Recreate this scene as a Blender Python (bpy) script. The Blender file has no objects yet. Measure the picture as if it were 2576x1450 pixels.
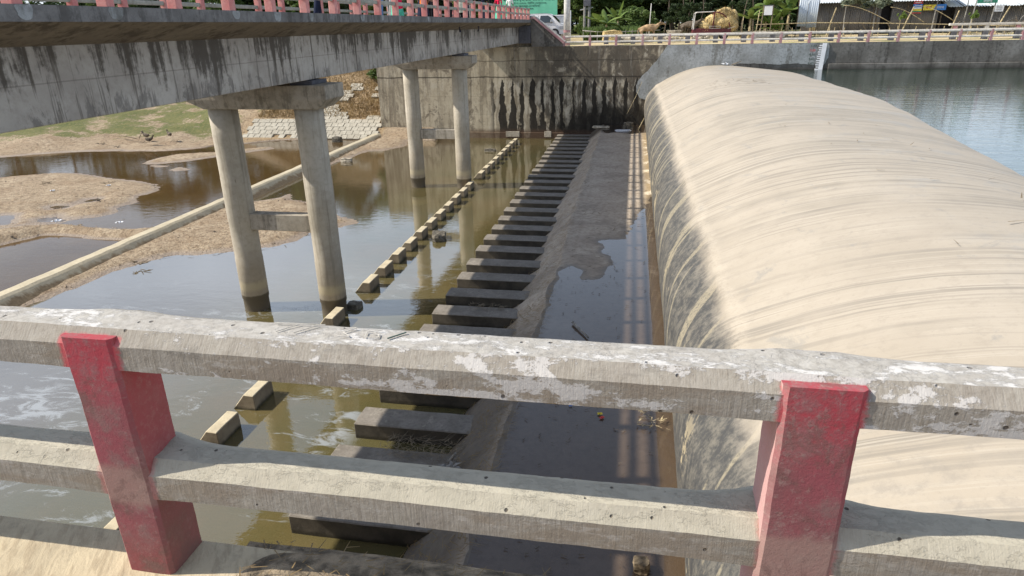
import bpy, bmesh, math, random
import numpy as np
from mathutils import Vector, Matrix, noise as mnoise
rnd = random.Random(7)
SC = bpy.context.scene
COL = SC.collection

# ------------------------------------------------------------------ camera, light, exposure
cam_d = bpy.data.cameras.new('camera'); cam = bpy.data.objects.new('camera', cam_d); COL.objects.link(cam)
RM = Matrix(((0.98478944, -0.04736545, 0.16717138), (0.17276494, 0.36934044, -0.91309359), (-0.01849406, 0.92808629, 0.37190566)))
cam.matrix_world = Matrix.Translation((0, 0, 7.6)) @ RM.to_4x4()
cam_d.sensor_fit = 'HORIZONTAL'; cam_d.sensor_width = 36; cam_d.lens = 36 * 1649 / 2576
cam_d.clip_start = 0.05; cam_d.clip_end = 3000
SC.camera = cam
SUN_DIR = Vector((1.02, 0.19, -1.0)).normalized()
SUN_EL = math.asin(-SUN_DIR.z)
world = bpy.data.worlds.new('World'); SC.world = world; world.use_nodes = True
wn = world.node_tree; wn.nodes.clear()
sky = wn.nodes.new('ShaderNodeTexSky'); sky.sky_type = 'NISHITA'; sky.sun_disc = False
sky.sun_elevation = SUN_EL
to_sun = -SUN_DIR
sky.sun_rotation = math.atan2(to_sun.x, to_sun.y)
sky.air_density = 1.0; sky.dust_density = 1.2; sky.ozone_density = 1.0
bg = wn.nodes.new('ShaderNodeBackground'); bg.inputs[1].default_value = 0.1
wo = wn.nodes.new('ShaderNodeOutputWorld')
tc = wn.nodes.new('ShaderNodeTexCoord'); mp = wn.nodes.new('ShaderNodeMapping'); mp.inputs['Scale'].default_value = (1.6, 1.6, 4.0)
cn = wn.nodes.new('ShaderNodeTexNoise'); cn.inputs['Scale'].default_value = 1.7; cn.inputs['Detail'].default_value = 7; cn.inputs['Roughness'].default_value = .6
cr = wn.nodes.new('ShaderNodeMapRange'); cr.interpolation_type = 'SMOOTHSTEP'; cr.inputs[1].default_value = .42; cr.inputs[2].default_value = .68; cr.inputs[3].default_value = .55; cr.inputs[4].default_value = 1.0
cx_ = wn.nodes.new('ShaderNodeMix'); cx_.data_type = 'RGBA'; cx_.inputs[7].default_value = (10.0, 11.4, 13.4, 1)
wn.links.new(tc.outputs['Generated'], mp.inputs[0]); wn.links.new(mp.outputs[0], cn.inputs[0]); wn.links.new(cn.outputs[0], cr.inputs[0])
sx_ = wn.nodes.new('ShaderNodeSeparateXYZ'); wn.links.new(tc.outputs['Generated'], sx_.inputs[0])
hz = wn.nodes.new('ShaderNodeMapRange'); hz.inputs[1].default_value = 0; hz.inputs[2].default_value = 1; hz.inputs[3].default_value = 1.0; hz.inputs[4].default_value = .0; wn.links.new(sx_.outputs[2], hz.inputs[0])
ml = wn.nodes.new('ShaderNodeMath'); ml.operation = 'MULTIPLY'; wn.links.new(cr.outputs[0], ml.inputs[0]); wn.links.new(hz.outputs[0], ml.inputs[1])
wn.links.new(ml.outputs[0], cx_.inputs[0]); wn.links.new(sky.outputs[0], cx_.inputs[6])
wn.links.new(cx_.outputs[2], bg.inputs[0]); wn.links.new(bg.outputs[0], wo.inputs[0])
sd = bpy.data.lights.new('sun', 'SUN'); sun = bpy.data.objects.new('sun', sd); COL.objects.link(sun)
sd.energy = 5.0; sd.angle = math.radians(0.53); sd.color = (1.0, 0.93, 0.81)
sun.rotation_euler = SUN_DIR.to_track_quat('-Z', 'Y').to_euler(); sun.location = (-30, -5, 40)
SC.view_settings.view_transform = 'Standard'; SC.view_settings.look = 'None'
SC.view_settings.exposure = 0.36; SC.view_settings.gamma = 1
SC.view_settings.use_curve_mapping = False

# ------------------------------------------------------------------ material node helper
class V:
    def __init__(s, b, sock): s.b = b; s.s = sock
    def _m(s, op, o, sw=False):
        a, c = (o, s) if sw else (s, o)
        return s.b.math(op, a, c)
    def __add__(s, o): return s._m('ADD', o)
    def __radd__(s, o): return s._m('ADD', o)
    def __sub__(s, o): return s._m('SUBTRACT', o)
    def __rsub__(s, o): return s._m('SUBTRACT', o, True)
    def __mul__(s, o): return s._m('MULTIPLY', o)
    def __rmul__(s, o): return s._m('MULTIPLY', o)
    def __truediv__(s, o): return s._m('DIVIDE', o)
class B:
    def __init__(s, name):
        s.mat = bpy.data.materials.new(name); s.mat.use_nodes = True
        s.nt = s.mat.node_tree; s.nt.nodes.clear()
        s.out = s.nt.nodes.new('ShaderNodeOutputMaterial'); s._p = None
    def put(s, sock, v):
        if isinstance(v, V): s.nt.links.new(v.s, sock)
        elif v is not None:
            if isinstance(v, tuple) and len(v) == 3 and sock.type == 'RGBA': v = v + (1,)
            sock.default_value = v
    def math(s, op, a, c=None, d=None, clamp=False):
        n = s.nt.nodes.new('ShaderNodeMath'); n.operation = op; n.use_clamp = clamp
        s.put(n.inputs[0], a)
        if c is not None: s.put(n.inputs[1], c)
        if d is not None: s.put(n.inputs[2], d)
        return V(s, n.outputs[0])
    def pos(s):
        if s._p is None: s._p = V(s, s.nt.nodes.new('ShaderNodeNewGeometry').outputs['Position'])
        return s._p
    def xyz(s, v=None):
        n = s.nt.nodes.new('ShaderNodeSeparateXYZ'); s.put(n.inputs[0], v or s.pos())
        return [V(s, o) for o in n.outputs]
    def comb(s, x, y, z):
        n = s.nt.nodes.new('ShaderNodeCombineXYZ')
        for i, q in enumerate((x, y, z)): s.put(n.inputs[i], q)
        return V(s, n.outputs[0])
    def nrm(s):
        n = s.nt.nodes.new('ShaderNodeNewGeometry'); return s.xyz(V(s, n.outputs['Normal']))
    def uv(s):
        n = s.nt.nodes.new('ShaderNodeUVMap'); n.uv_map = 'UVMap'; return V(s, n.outputs[0])
    def attr(s, name):
        n = s.nt.nodes.new('ShaderNodeAttribute'); n.attribute_name = name; return V(s, n.outputs['Fac'])
    def scale(s, v, k):
        n = s.nt.nodes.new('ShaderNodeVectorMath'); n.operation = 'MULTIPLY'; s.put(n.inputs[0], v)
        n.inputs[1].default_value = k if isinstance(k, tuple) else (k, k, k); return V(s, n.outputs[0])
    def noise(s, k=1.0, det=4, rough=.55, dist=0.0, v=None, col=False):
        n = s.nt.nodes.new('ShaderNodeTexNoise'); v = v or s.pos()
        if isinstance(k, tuple): v = s.scale(v, k); k = 1.0
        s.put(n.inputs['Vector'], v); n.inputs['Scale'].default_value = k
        n.inputs['Detail'].default_value = det; n.inputs['Roughness'].default_value = rough
        n.inputs['Distortion'].default_value = dist
        return V(s, n.outputs['Color' if col else 'Fac'])
    def voro(s, k=1.0, v=None, out='Distance', feat='F1'):
        n = s.nt.nodes.new('ShaderNodeTexVoronoi'); n.feature = feat; v = v or s.pos()
        if isinstance(k, tuple): v = s.scale(v, k); k = 1.0
        s.put(n.inputs['Vector'], v); n.inputs['Scale'].default_value = k
        return V(s, n.outputs[out])
    def sm(s, v, a, c, lo=0.0, hi=1.0):
        n = s.nt.nodes.new('ShaderNodeMapRange'); n.interpolation_type = 'SMOOTHSTEP'
        s.put(n.inputs['Value'], v); n.inputs['From Min'].default_value = a; n.inputs['From Max'].default_value = c
        n.inputs['To Min'].default_value = lo; n.inputs['To Max'].default_value = hi
        return V(s, n.outputs[0])
    def mix(s, f, a, c, mode='MIX'):
        n = s.nt.nodes.new('ShaderNodeMix'); n.data_type = 'RGBA'; n.blend_type = mode
        s.put(n.inputs[0], f); s.put(n.inputs[6], a); s.put(n.inputs[7], c); return V(s, n.outputs[2])
    def bump(s, h, st=.3, d=.01):
        n = s.nt.nodes.new('ShaderNodeBump'); n.inputs['Strength'].default_value = st; n.inputs['Distance'].default_value = d
        s.put(n.inputs['Height'], h); return V(s, n.outputs[0])
    def bsdf(s, col, rough=.85, bump=None, spec=.35, metal=0.0, **kw):
        n = s.nt.nodes.new('ShaderNodeBsdfPrincipled')
        s.put(n.inputs['Base Color'], col); s.put(n.inputs['Roughness'], rough)
        s.put(n.inputs['Specular IOR Level'], spec); s.put(n.inputs['Metallic'], metal)
        if bump is not None: s.put(n.inputs['Normal'], bump)
        for k, v in kw.items(): s.put(n.inputs[k.replace('_', ' ')], v)
        return V(s, n.outputs[0])
    def mixs(s, f, a, c):
        n = s.nt.nodes.new('ShaderNodeMixShader'); s.put(n.inputs[0], f); s.put(n.inputs[1], a); s.put(n.inputs[2], c)
        return V(s, n.outputs[0])
    def done(s, sh): s.nt.links.new(sh.s, s.out.inputs[0]); return s.mat

def plain(name, col, rough=.7, var=.15, k=6.0, spec=.4, metal=0.0, bumpst=.15, **kw):
    b = B(name); n = b.noise(k, 5)
    c2 = tuple(max(0, x * (1 - 2 * var)) for x in col); c1 = tuple(min(1, x * (1 + var)) for x in col)
    c = b.mix(b.sm(n, .3, .7), c1, c2)
    return b.done(b.bsdf(c, rough, b.bump(b.noise(k * 6, 3), bumpst, .01), spec, metal, **kw))

def concrete(name, base=(.36, .33, .28), dirt=(.10, .088, .072), light=(.5, .47, .42), streak=.5, dark_all=.0, lowdamp=None, sx=3.0, algae=0):
    b = B(name); x, y, z = b.xyz()
    n1 = b.noise(.9, 5, .6); n2 = b.noise(7, 6, .65); n3 = b.noise(55, 3, .6)
    c = b.mix(b.sm(n1, .3, .72), base, light)
    c = b.mix(b.sm(n2, .38, .75) * .55, c, tuple(q * .55 for q in base))
    st = b.noise((sx, sx, .16), 5, .7, .25); st2 = b.noise((sx * 3.2, sx * 3.2, .35), 4, .7)
    msk = b.sm(st * .65 + st2 * .35 + (n2 - .5) * .22, .49, .6) * streak
    c = b.mix(msk, c, dirt)
    lt = b.sm(b.noise((sx * 1.7, sx * 1.7, .22), 4, .7, .2, v=b.scale(b.pos(), (1, 1, 1))), .63, .72) * (.5 * streak)
    c = b.mix(lt, c, tuple(min(1, q * 1.25) for q in light))
    if dark_all: c = b.mix(b.sm(b.noise(.5, 4, .6), .3, .65) * dark_all, c, dirt)
    if lowdamp is not None:
        d = b.sm(z + (n1 - .5) * .5 + (n2 - .5) * .12, lowdamp, lowdamp - .35)
        c = b.mix(d * .85, c, tuple(q * .6 for q in dirt))
    c = b.mix(b.sm(n3, .3, .8) * .25, c, tuple(q * .5 for q in base))
    bp = b.bump(n2 * .5 + n3 * .35 + n1 * .6, .5, .02)
    return b.done(b.bsdf(c, .9, bp, .25))

# ------------------------------------------------------------------ mesh helpers
def link(name, me, mat=None, parent=None):
    o = bpy.data.objects.new(name, me); COL.objects.link(o)
    if mat is not None and me is not None and len(me.materials) == 0: me.materials.append(mat)
    if parent is not None: o.parent = parent
    return o
def tag(o, label=None, cat=None, group=None, kind=None):
    if label: o['label'] = label
    if cat: o['category'] = cat
    if group: o['group'] = group
    if kind: o['kind'] = kind
    return o
def empty(name, loc=(0, 0, 0), rz=0.0):
    o = bpy.data.objects.new(name, None); COL.objects.link(o); o.location = loc; o.rotation_euler.z = rz
    o.empty_display_size = .1
    return o
def mesh(name, vs, fs, smooth=False):
    me = bpy.data.meshes.new(name); me.from_pydata([tuple(v) for v in vs], [], fs); me.update()
    if smooth: me.polygons.foreach_set('use_smooth', [True] * len(me.polygons))
    return me
def bm2me(name, bm, smooth=False):
    me = bpy.data.meshes.new(name); bmesh.ops.recalc_face_normals(bm, faces=bm.faces); bm.to_mesh(me); bm.free()
    if smooth: me.polygons.foreach_set('use_smooth', [True] * len(me.polygons))
    return me
class MB:
    def __init__(s): s.v = []; s.f = []
    def box(s, x0, x1, y0, y1, z0, z1):
        n = len(s.v); s.v += [(x0, y0, z0), (x1, y0, z0), (x1, y1, z0), (x0, y1, z0), (x0, y0, z1), (x1, y0, z1), (x1, y1, z1), (x0, y1, z1)]
        s.f += [tuple(n + i for i in q) for q in ((0, 3, 2, 1), (4, 5, 6, 7), (0, 1, 5, 4), (1, 2, 6, 5), (2, 3, 7, 6), (3, 0, 4, 7))]; return s
    def prism(s, poly, axis, a, c):
        """poly: 2D pts; extruded along axis x: pts=(y,z); y: (x,z); z: (x,y)"""
        n = len(s.v); k = len(poly)
        def P(p, t): return (t, p[0], p[1]) if axis == 'x' else ((p[0], t, p[1]) if axis == 'y' else (p[0], p[1], t))
        s.v += [P(p, a) for p in poly] + [P(p, c) for p in poly]
        s.f += [tuple(n + i for i in range(k)), tuple(n + k + i for i in range(k))[::-1]]
        s.f += [(n + i, n + (i + 1) % k, n + k + (i + 1) % k, n + k + i) for i in range(k)]; return s
    def tube(s, pts, rads, seg=8, cap=True):
        n0 = len(s.v); pts = [Vector(p) for p in pts]
        if not hasattr(rads, '__len__'): rads = [rads] * len(pts)
        for i, p in enumerate(pts):
            d = (pts[min(i + 1, len(pts) - 1)] - pts[max(i - 1, 0)]).normalized()
            u = d.orthogonal().normalized() if i == 0 else (pu - d * pu.dot(d)).normalized()
            pu = u; w = d.cross(u)
            for k in range(seg):
                a = 2 * math.pi * k / seg; s.v.append(tuple(p + (u * math.cos(a) + w * math.sin(a)) * rads[i]))
        for i in range(len(pts) - 1):
            for k in range(seg):
                a = n0 + i * seg + k; c = n0 + i * seg + (k + 1) % seg; s.f.append((a, c, c + seg, a + seg))
        if cap:
            s.f.append(tuple(n0 + k for k in range(seg))[::-1]); m = n0 + (len(pts) - 1) * seg; s.f.append(tuple(m + k for k in range(seg)))
        return s
    def me(s, name, smooth=False, bevel=0.0, seg=1):
        bm = bmesh.new(); vs = [bm.verts.new(v) for v in s.v]
        for f in s.f:
            try: bm.faces.new([vs[i] for i in f])
            except ValueError: pass
        if bevel: bmesh.ops.bevel(bm, geom=list(bm.edges), offset=bevel, segments=seg, affect='EDGES', clamp_overlap=True)
        return bm2me(name, bm, smooth)
    def obj(s, name, mat, parent=None, **kw): return link(name, s.me(name, **kw), mat, parent)

def roughen(me, amp, k, cuts=0):
    """subdivide long boxes and shake vertices so edges are not machine-clean"""
    bm = bmesh.new(); bm.from_mesh(me)
    if cuts: bmesh.ops.subdivide_edges(bm, edges=[e for e in bm.edges if e.calc_length() > .25], cuts=cuts, use_grid_fill=True)
    for v in bm.verts:
        n = mnoise.noise_vector(v.co * k); v.co += n * amp
    bm.to_mesh(me); bm.free(); return me

def grid_mesh(name, X, Y, Z, uv=None):
    """X,Y,Z arrays (ny,nx)"""
    ny, nx = X.shape
    me = bpy.data.meshes.new(name); me.vertices.add(nx * ny)
    co = np.stack([X, Y, Z], -1).reshape(-1).astype(np.float32); me.vertices.foreach_set('co', co)
    i = (np.arange(ny - 1)[:, None] * nx + np.arange(nx - 1)[None]).reshape(-1)
    q = np.stack([i, i + 1, i + nx + 1, i + nx], -1).reshape(-1).astype(np.int32)
    nf = len(i); me.loops.add(nf * 4); me.loops.foreach_set('vertex_index', q)
    me.polygons.add(nf); me.polygons.foreach_set('loop_start', np.arange(nf, dtype=np.int32) * 4)
    me.polygons.foreach_set('loop_total', np.full(nf, 4, dtype=np.int32)); me.polygons.foreach_set('use_smooth', np.ones(nf, dtype=bool))
    me.update(calc_edges=True)
    if uv is not None:
        l = me.uv_layers.new(name='UVMap'); U = np.stack(uv, -1).reshape(-1, 2)[q.reshape(-1)]; l.data.foreach_set('uv', U.reshape(-1).astype(np.float32))
    me.validate(); return me

def fbm(x, y, k, seed=0, oct=4):
    """cheap value-noise fbm on numpy arrays"""
    r = np.zeros_like(x, dtype=float); amp = 1; tot = 0
    for o in range(oct):
        xx = x * k + 17.3 * (o + seed * 3.1) + 100; yy = y * k - 9.7 * (o + seed * 1.7) + 100
        xi = np.floor(xx).astype(int); yi = np.floor(yy).astype(int); fx = xx - xi; fy = yy - yi
        fx = fx * fx * (3 - 2 * fx); fy = fy * fy * (3 - 2 * fy)
        def h(a, c):
            t = (a * 374761393 + c * 668265263 + seed * 1442695 + o * 97) & 0x7fffffff
            t = ((t ^ (t >> 13)) * 1274126177) & 0x7fffffff
            return ((t ^ (t >> 16)) & 0xffff) / 65535.0
        v = (h(xi, yi) * (1 - fx) + h(xi + 1, yi) * fx) * (1 - fy) + (h(xi, yi + 1) * (1 - fx) + h(xi + 1, yi + 1) * fx) * fy
        r += (v - .5) * amp; tot += amp; amp *= .5; k *= 2.03
    return r / tot
def sdf(px, py, poly):
    """signed distance, + inside"""
    P = np.array(poly, float); d = np.full(px.shape, 1e9); ins = np.zeros(px.shape, bool); n = len(P)
    for i in range(n):
        a = P[i]; c = P[(i + 1) % n]; e = c - a; wx = px - a[0]; wy = py - a[1]
        t = np.clip((wx * e[0] + wy * e[1]) / (e @ e + 1e-12), 0, 1)
        d = np.minimum(d, (wx - t * e[0]) ** 2 + (wy - t * e[1]) ** 2)
        cond = ((a[1] > py) != (c[1] > py)) & (px < (c[0] - a[0]) * (py - a[1]) / (c[1] - a[1] + 1e-12) + a[0])
        ins ^= cond
    return np.where(ins, 1, -1) * np.sqrt(d)
def smooth01(t): t = np.clip(t, 0, 1); return t * t * (3 - 2 * t)

# ------------------------------------------------------------------ materials
M = {}
b = B('girder_concrete'); x, y, z = b.xyz(); n1 = b.noise(.7, 6, .65); n2 = b.noise(6, 7, .7); n3 = b.noise(55, 3)
st = b.noise((1.6, 1.6, .16), 5, .7, .15); st2 = b.noise((7, 7, .4), 4, .7); cl = b.noise((0, .33, 0), 4, .6)
hh = b.sm(z + (n1 - .5) * 1.0, 6.45, 7.35)
c = b.mix(b.sm(n1, .3, .7), (.33, .30, .265), (.47, .44, .395)); c = b.mix(b.sm(n2, .42, .7) * .4, c, (.24, .215, .185))
m = b.sm(st * .6 + st2 * .3 + cl * .35 + (n2 - .5) * .2 + hh * .13, .70, .79)
c = b.mix(m * .85, c, (.055, .046, .036))
c = b.mix(b.sm(b.noise((2.2, 2.2, 1.1), 7, .75, .6) + b.sm(z, 6.95, 6.5) * .12, .6, .68) * .6, c, (.12, .11, .10))
c = b.mix(b.sm(st2 + cl * .3, .70, .76) * .6, c, (.10, .085, .068))
c = b.mix(b.sm(st2, .36, .30) * .4 * hh, c, (.52, .49, .43))
c = b.mix(b.sm(b.math('ABSOLUTE', z - 6.98 + (n1 - .5) * .03), .014, .004) * .4, c, (.12, .1, .085))
M['girder'] = b.done(b.bsdf(c, .9, b.bump(n1 * .6 + n2 * .5 + n3 * .3, .5, .02), .25))
M['fascia'] = concrete('fascia_concrete', base=(.15, .145, .14), light=(.23, .225, .22), dirt=(.05, .046, .042), streak=.55, sx=3)
M['soffit'] = concrete('soffit_concrete', base=(.20, .165, .125), light=(.26, .22, .17), dirt=(.05, .04, .03), streak=.6, sx=1.6)
b = B('column_concrete'); x, y, z = b.xyz(); n1 = b.noise(1.1, 5, .6); n2 = b.noise(8, 6, .65); n3 = b.noise(50, 3)
st = b.noise((5, 5, .2), 5, .7, .2)
c = b.mix(b.sm(n1, .3, .7), (.40, .36, .29), (.49, .45, .38)); c = b.mix(b.sm(n2, .4, .75) * .4, c, (.25, .22, .17))
c = b.mix(b.sm(st, .5, .62) * .45, c, (.19, .165, .13))
c = b.mix(b.sm(b.noise((7, 7, .9), 4, .6), .68, .72) * .6, c, (.10, .08, .06))
c = b.mix(b.sm(z + (n1 - .5) * 1.2, 2.9, 1.2) * .5, c, (.22, .185, .135))
c = b.mix(b.sm(b.math('ABSOLUTE', z - .78 + (n2 - .5) * .15), .2, .05) * .6, c, (.46, .40, .27))
c = b.mix(b.sm(z + (n2 - .5) * .06, .52, .46) * .9, c, (.085, .07, .048))
M['column'] = b.done(b.bsdf(c, .88, b.bump(n2 * .5 + n3 * .3, .5, .02), .25))
M['cap'] = concrete('cap_concrete', base=(.34, .30, .24), light=(.44, .4, .34), dirt=(.09, .075, .055), streak=.5)
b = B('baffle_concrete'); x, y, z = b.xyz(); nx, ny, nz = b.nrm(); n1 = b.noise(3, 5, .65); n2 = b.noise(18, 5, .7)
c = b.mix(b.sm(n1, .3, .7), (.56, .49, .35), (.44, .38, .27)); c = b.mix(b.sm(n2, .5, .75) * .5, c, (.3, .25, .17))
c = b.mix(b.sm(nz, .55, .2), c, b.mix(b.sm(n1, .3, .7), (.15, .12, .085), (.24, .20, .14)))  # upright faces darker than the top: their shade painted into the colour
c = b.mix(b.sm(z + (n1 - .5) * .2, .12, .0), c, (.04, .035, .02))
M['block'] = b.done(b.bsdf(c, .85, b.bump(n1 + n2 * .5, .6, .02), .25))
M['block_old'] = concrete('baffle_concrete', base=(.40, .35, .25), light=(.55, .49, .37), dirt=(.12, .10, .07), streak=.3, lowdamp=.22, sx=4)
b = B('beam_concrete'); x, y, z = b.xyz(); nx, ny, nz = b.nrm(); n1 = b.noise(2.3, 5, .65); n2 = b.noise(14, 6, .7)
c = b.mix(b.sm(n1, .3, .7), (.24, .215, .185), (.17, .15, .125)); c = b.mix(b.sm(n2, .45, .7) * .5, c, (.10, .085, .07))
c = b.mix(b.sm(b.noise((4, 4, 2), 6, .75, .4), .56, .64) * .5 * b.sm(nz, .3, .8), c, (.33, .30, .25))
c = b.mix(b.sm(nz, .55, .2), c, b.mix(b.sm(n1, .3, .7), (.05, .043, .034), (.10, .085, .065)))  # shaded beam sides painted near-black by facing, tops left lighter
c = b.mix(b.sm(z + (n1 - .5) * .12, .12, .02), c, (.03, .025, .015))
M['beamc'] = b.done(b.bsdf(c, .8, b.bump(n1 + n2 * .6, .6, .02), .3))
M['beam_old'] = concrete('chute_concrete', base=(.15, .135, .115), light=(.22, .2, .175), dirt=(.04, .035, .03), streak=.35, lowdamp=.16, sx=3)
M['kerb'] = concrete('coping_concrete', base=(.42, .38, .29), light=(.55, .5, .4), dirt=(.16, .13, .09), streak=.2)
b = B('coping_screed'); x, y, z = b.xyz(); n1 = b.noise(2.5, 5, .65); n2 = b.noise(16, 6, .7); n3 = b.noise(90, 4, .7)
gv = b.noise((26, 7, 1), 4, .6, .5, v=b.comb(x + y * .55, y - x * .1, 0))
c = b.mix(b.sm(n1, .3, .7), (.50, .42, .29), (.40, .335, .235)); c = b.mix(b.sm(gv, .48, .62) * .45, c, (.27, .21, .14)); c = b.mix(b.sm(n2, .5, .7) * .5, c, (.3, .25, .18))
M['coping'] = b.done(b.bsdf(c, .92, b.bump(n2 * .5 + n3 * .3 + gv * .8, .8, .008), .2))
M['plaster'] = concrete('plaster', base=(.24, .25, .245), light=(.38, .40, .41), dirt=(.11, .105, .09), streak=.7, sx=.9)
M['wallr'] = concrete('upstream_wall', base=(.15, .14, .125), light=(.25, .24, .225), dirt=(.05, .047, .042), streak=.8, dark_all=.5, lowdamp=4.85, sx=1.4)
M['whiterail'] = concrete('whitewashed_concrete', base=(.5, .47, .42), light=(.66, .63, .58), dirt=(.14, .125, .1), streak=.3, sx=2)
M['greyrail'] = concrete('grey_rail_concrete', base=(.36, .35, .3), light=(.45, .44, .38), dirt=(.12, .115, .08), streak=.35, sx=2)
M['darkpost'] = concrete('dark_post_concrete', base=(.10, .10, .115), light=(.16, .16, .18), dirt=(.04, .04, .045), streak=.3)

def pinkmat(name, c1, c2, c3):
    b = B(name); n = b.noise(3, 5, .65); n2 = b.noise(22, 5, .7)
    c = b.mix(b.sm(n, .35, .68), c1, c2); c = b.mix(b.sm(n2, .55, .75) * .6, c, c3)
    return b.done(b.bsdf(c, .85, b.bump(n2, .5, .01), .25))
M['pink'] = pinkmat('pink_paint', (.56, .2, .19), (.62, .32, .29), (.35, .2, .17))
M['pinkfar'] = pinkmat('faded_pink_paint', (.36, .17, .18), (.42, .28, .28), (.2, .14, .13))

# lower wall with weep stains
b = B('weeping_wall'); x, y, z = b.xyz()
n1 = b.noise(.8, 5, .6); n2 = b.noise(6, 6, .7); n3 = b.noise(40, 3); nb = b.noise((1.1, 1.1, .8), 7, .75, .6)
st = b.noise((2.2, 2.2, .12), 6, .72, .2); st2 = b.noise((9, 9, .35), 4, .7)
c = b.mix(b.sm(n1, .3, .7), (.38, .325, .235), (.50, .44, .33))
c = b.mix(b.sm(st + (n2 - .5) * .25, .46, .60) * .6, c, (.15, .125, .09))
old = b.sm(x + (n1 - .5) * 3, -9.5, -5.5)
c = b.mix(old * b.sm(n1 * .5 + nb * .5, .36, .5) * .92, c, (.07, .06, .048))
c = b.mix(b.sm(st2 * .6 + nb * .4, .53, .62) * .5 * b.sm(z, 3.8, 4.6), c, (.055, .045, .035))
c = b.mix(b.sm(st2, .58, .68) * b.sm(z, 3.6, 4.6) * .5, c, (.40, .375, .33))
c = b.mix(b.sm(b.noise((1.6, 1.6, .5), 7, .78, .8), .50, .62) * .6, c, (.16, .13, .095))
c = b.mix(b.sm(nb, .55, .62) * .65, c, (.09, .072, .055))
c = b.mix(b.sm(nb, .42, .36) * .5, c, (.46, .42, .34))
fr = b.math('ABSOLUTE', b.math('FRACT', (x + (b.noise((0, 0, .7), 3) - .5) * .6 + (b.noise((.5, 0, 0), 2) - .5) * .6 + 20.3) / .72) - .5) * .72
wid = b.sm(z, 4.25, 3.7) * b.sm(z, -.3, 2.6, 1.6, .8) * (.07 + b.sm(b.noise((1.1, 0, .3), 3), .35, .65) * .20) + (n2 - .5) * .14
stain = b.sm(wid - fr, -.015, .03) * b.sm(z + (n1 - .5) * .6, 4.3, 4.15) * b.sm(x, -10.2, -9.6)
damp = b.sm(x + (z - 2.3) * -1.3 + (n1 - .5) * 3.5 + (n2 - .5) * 1.0, -3.9, -2.4) * b.sm(z + (n1 - .5) * 2.6 + (n2 - .5) * .8, 2.9, 1.7)
stain = b.math('MAXIMUM', stain, damp * .95)
pale = b.sm(b.noise((3, 3, .8), 6, .74), .47, .58) * b.sm(z, 4.15, 3.8) * b.sm(x, -10.5, -9)
c = b.mix(pale * .7, c, (.46, .42, .345))
c = b.mix(stain * .96, c, (.014, .011, .008))
c = b.mix(b.sm(z + (n2 - .5) * .3, .75, .35) * .8, c, (.085, .05, .03))
jn = b.math('ABSOLUTE', z - 4.22 + (n1 - .5) * .2 + (n2 - .5) * .08)
c = b.mix(b.sm(jn, .07, .015) * .75, c, (.035, .03, .025))
jn = b.math('ABSOLUTE', z - 5.3 + (n1 - .5) * .3 + (n2 - .5) * .1)
c = b.mix(b.sm(jn, .05, .01) * .5, c, (.045, .04, .03))
M['weep'] = b.done(b.bsdf(c, b.mix(stain, (.92,) * 3, (.6,) * 3), b.bump(n2 * .6 + n3 * .2 + nb - stain * .3, .6, .03), .25))

# foreground railing
POSTX = [-3.19, -1.37, 0.436, 2.25]
b = B('weathered_rail'); x, y, z = b.xyz(); nx, ny, nz = b.nrm()
n0 = b.noise(2.2, 5, .6); n1 = b.noise(9, 6, .65); n2 = b.noise(42, 6, .7); n3 = b.noise(190, 4, .7)
c = b.mix(b.sm(n1, .32, .7), (.30, .27, .235), (.42, .395, .35))
c = b.mix(b.sm(n2, .45, .75) * .6, c, (.19, .165, .135))
stri = b.noise((230, 30, 9), 3, .6)
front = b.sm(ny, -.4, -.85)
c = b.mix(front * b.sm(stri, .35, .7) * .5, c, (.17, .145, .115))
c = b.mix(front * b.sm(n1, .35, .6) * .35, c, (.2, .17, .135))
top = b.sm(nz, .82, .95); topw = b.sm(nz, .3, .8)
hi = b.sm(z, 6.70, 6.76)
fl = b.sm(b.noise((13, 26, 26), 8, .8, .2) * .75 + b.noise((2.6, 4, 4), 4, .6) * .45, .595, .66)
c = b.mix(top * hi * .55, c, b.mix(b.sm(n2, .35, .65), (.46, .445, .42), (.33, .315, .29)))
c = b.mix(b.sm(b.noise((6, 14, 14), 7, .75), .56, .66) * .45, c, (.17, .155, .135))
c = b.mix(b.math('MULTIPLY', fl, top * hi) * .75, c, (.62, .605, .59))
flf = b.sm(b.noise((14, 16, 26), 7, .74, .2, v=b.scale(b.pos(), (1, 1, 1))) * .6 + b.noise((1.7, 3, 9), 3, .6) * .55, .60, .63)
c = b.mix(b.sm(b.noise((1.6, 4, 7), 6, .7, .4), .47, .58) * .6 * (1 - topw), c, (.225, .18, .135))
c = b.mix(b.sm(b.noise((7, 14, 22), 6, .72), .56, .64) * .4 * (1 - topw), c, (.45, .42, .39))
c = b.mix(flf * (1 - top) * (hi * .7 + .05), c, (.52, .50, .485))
c = b.mix(topw * (1 - hi) * .75, c, b.mix(b.sm(n1, .3, .7), (.50, .465, .37), (.40, .37, .29)))  # sunlit cream painted onto the middle rail's upward faces
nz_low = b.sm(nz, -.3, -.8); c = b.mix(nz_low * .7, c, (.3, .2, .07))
pv = b.voro((30, 30, 30)); pr = b.voro((30, 30, 30), out='Color')
pr = b.xyz(pr)[0]
pit = b.sm(pv, .19, .11) * b.sm(pr, .80, .86)
c = b.mix(pit * .85, c, (.045, .035, .03))
crack = b.sm(b.voro(3.3, v=b.scale(b.pos(), (1, 1.4, 2)), feat='DISTANCE_TO_EDGE') + (n2 - .5) * .02, .006, .001) * b.sm(n0, .52, .6)
c = b.mix(crack * .0, c, (.08, .07, .06))
dx = None
for px_ in POSTX:
    d_ = b.math('ABSOLUTE', x - px_); dx = d_ if dx is None else b.math('MINIMUM', dx, d_)
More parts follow.
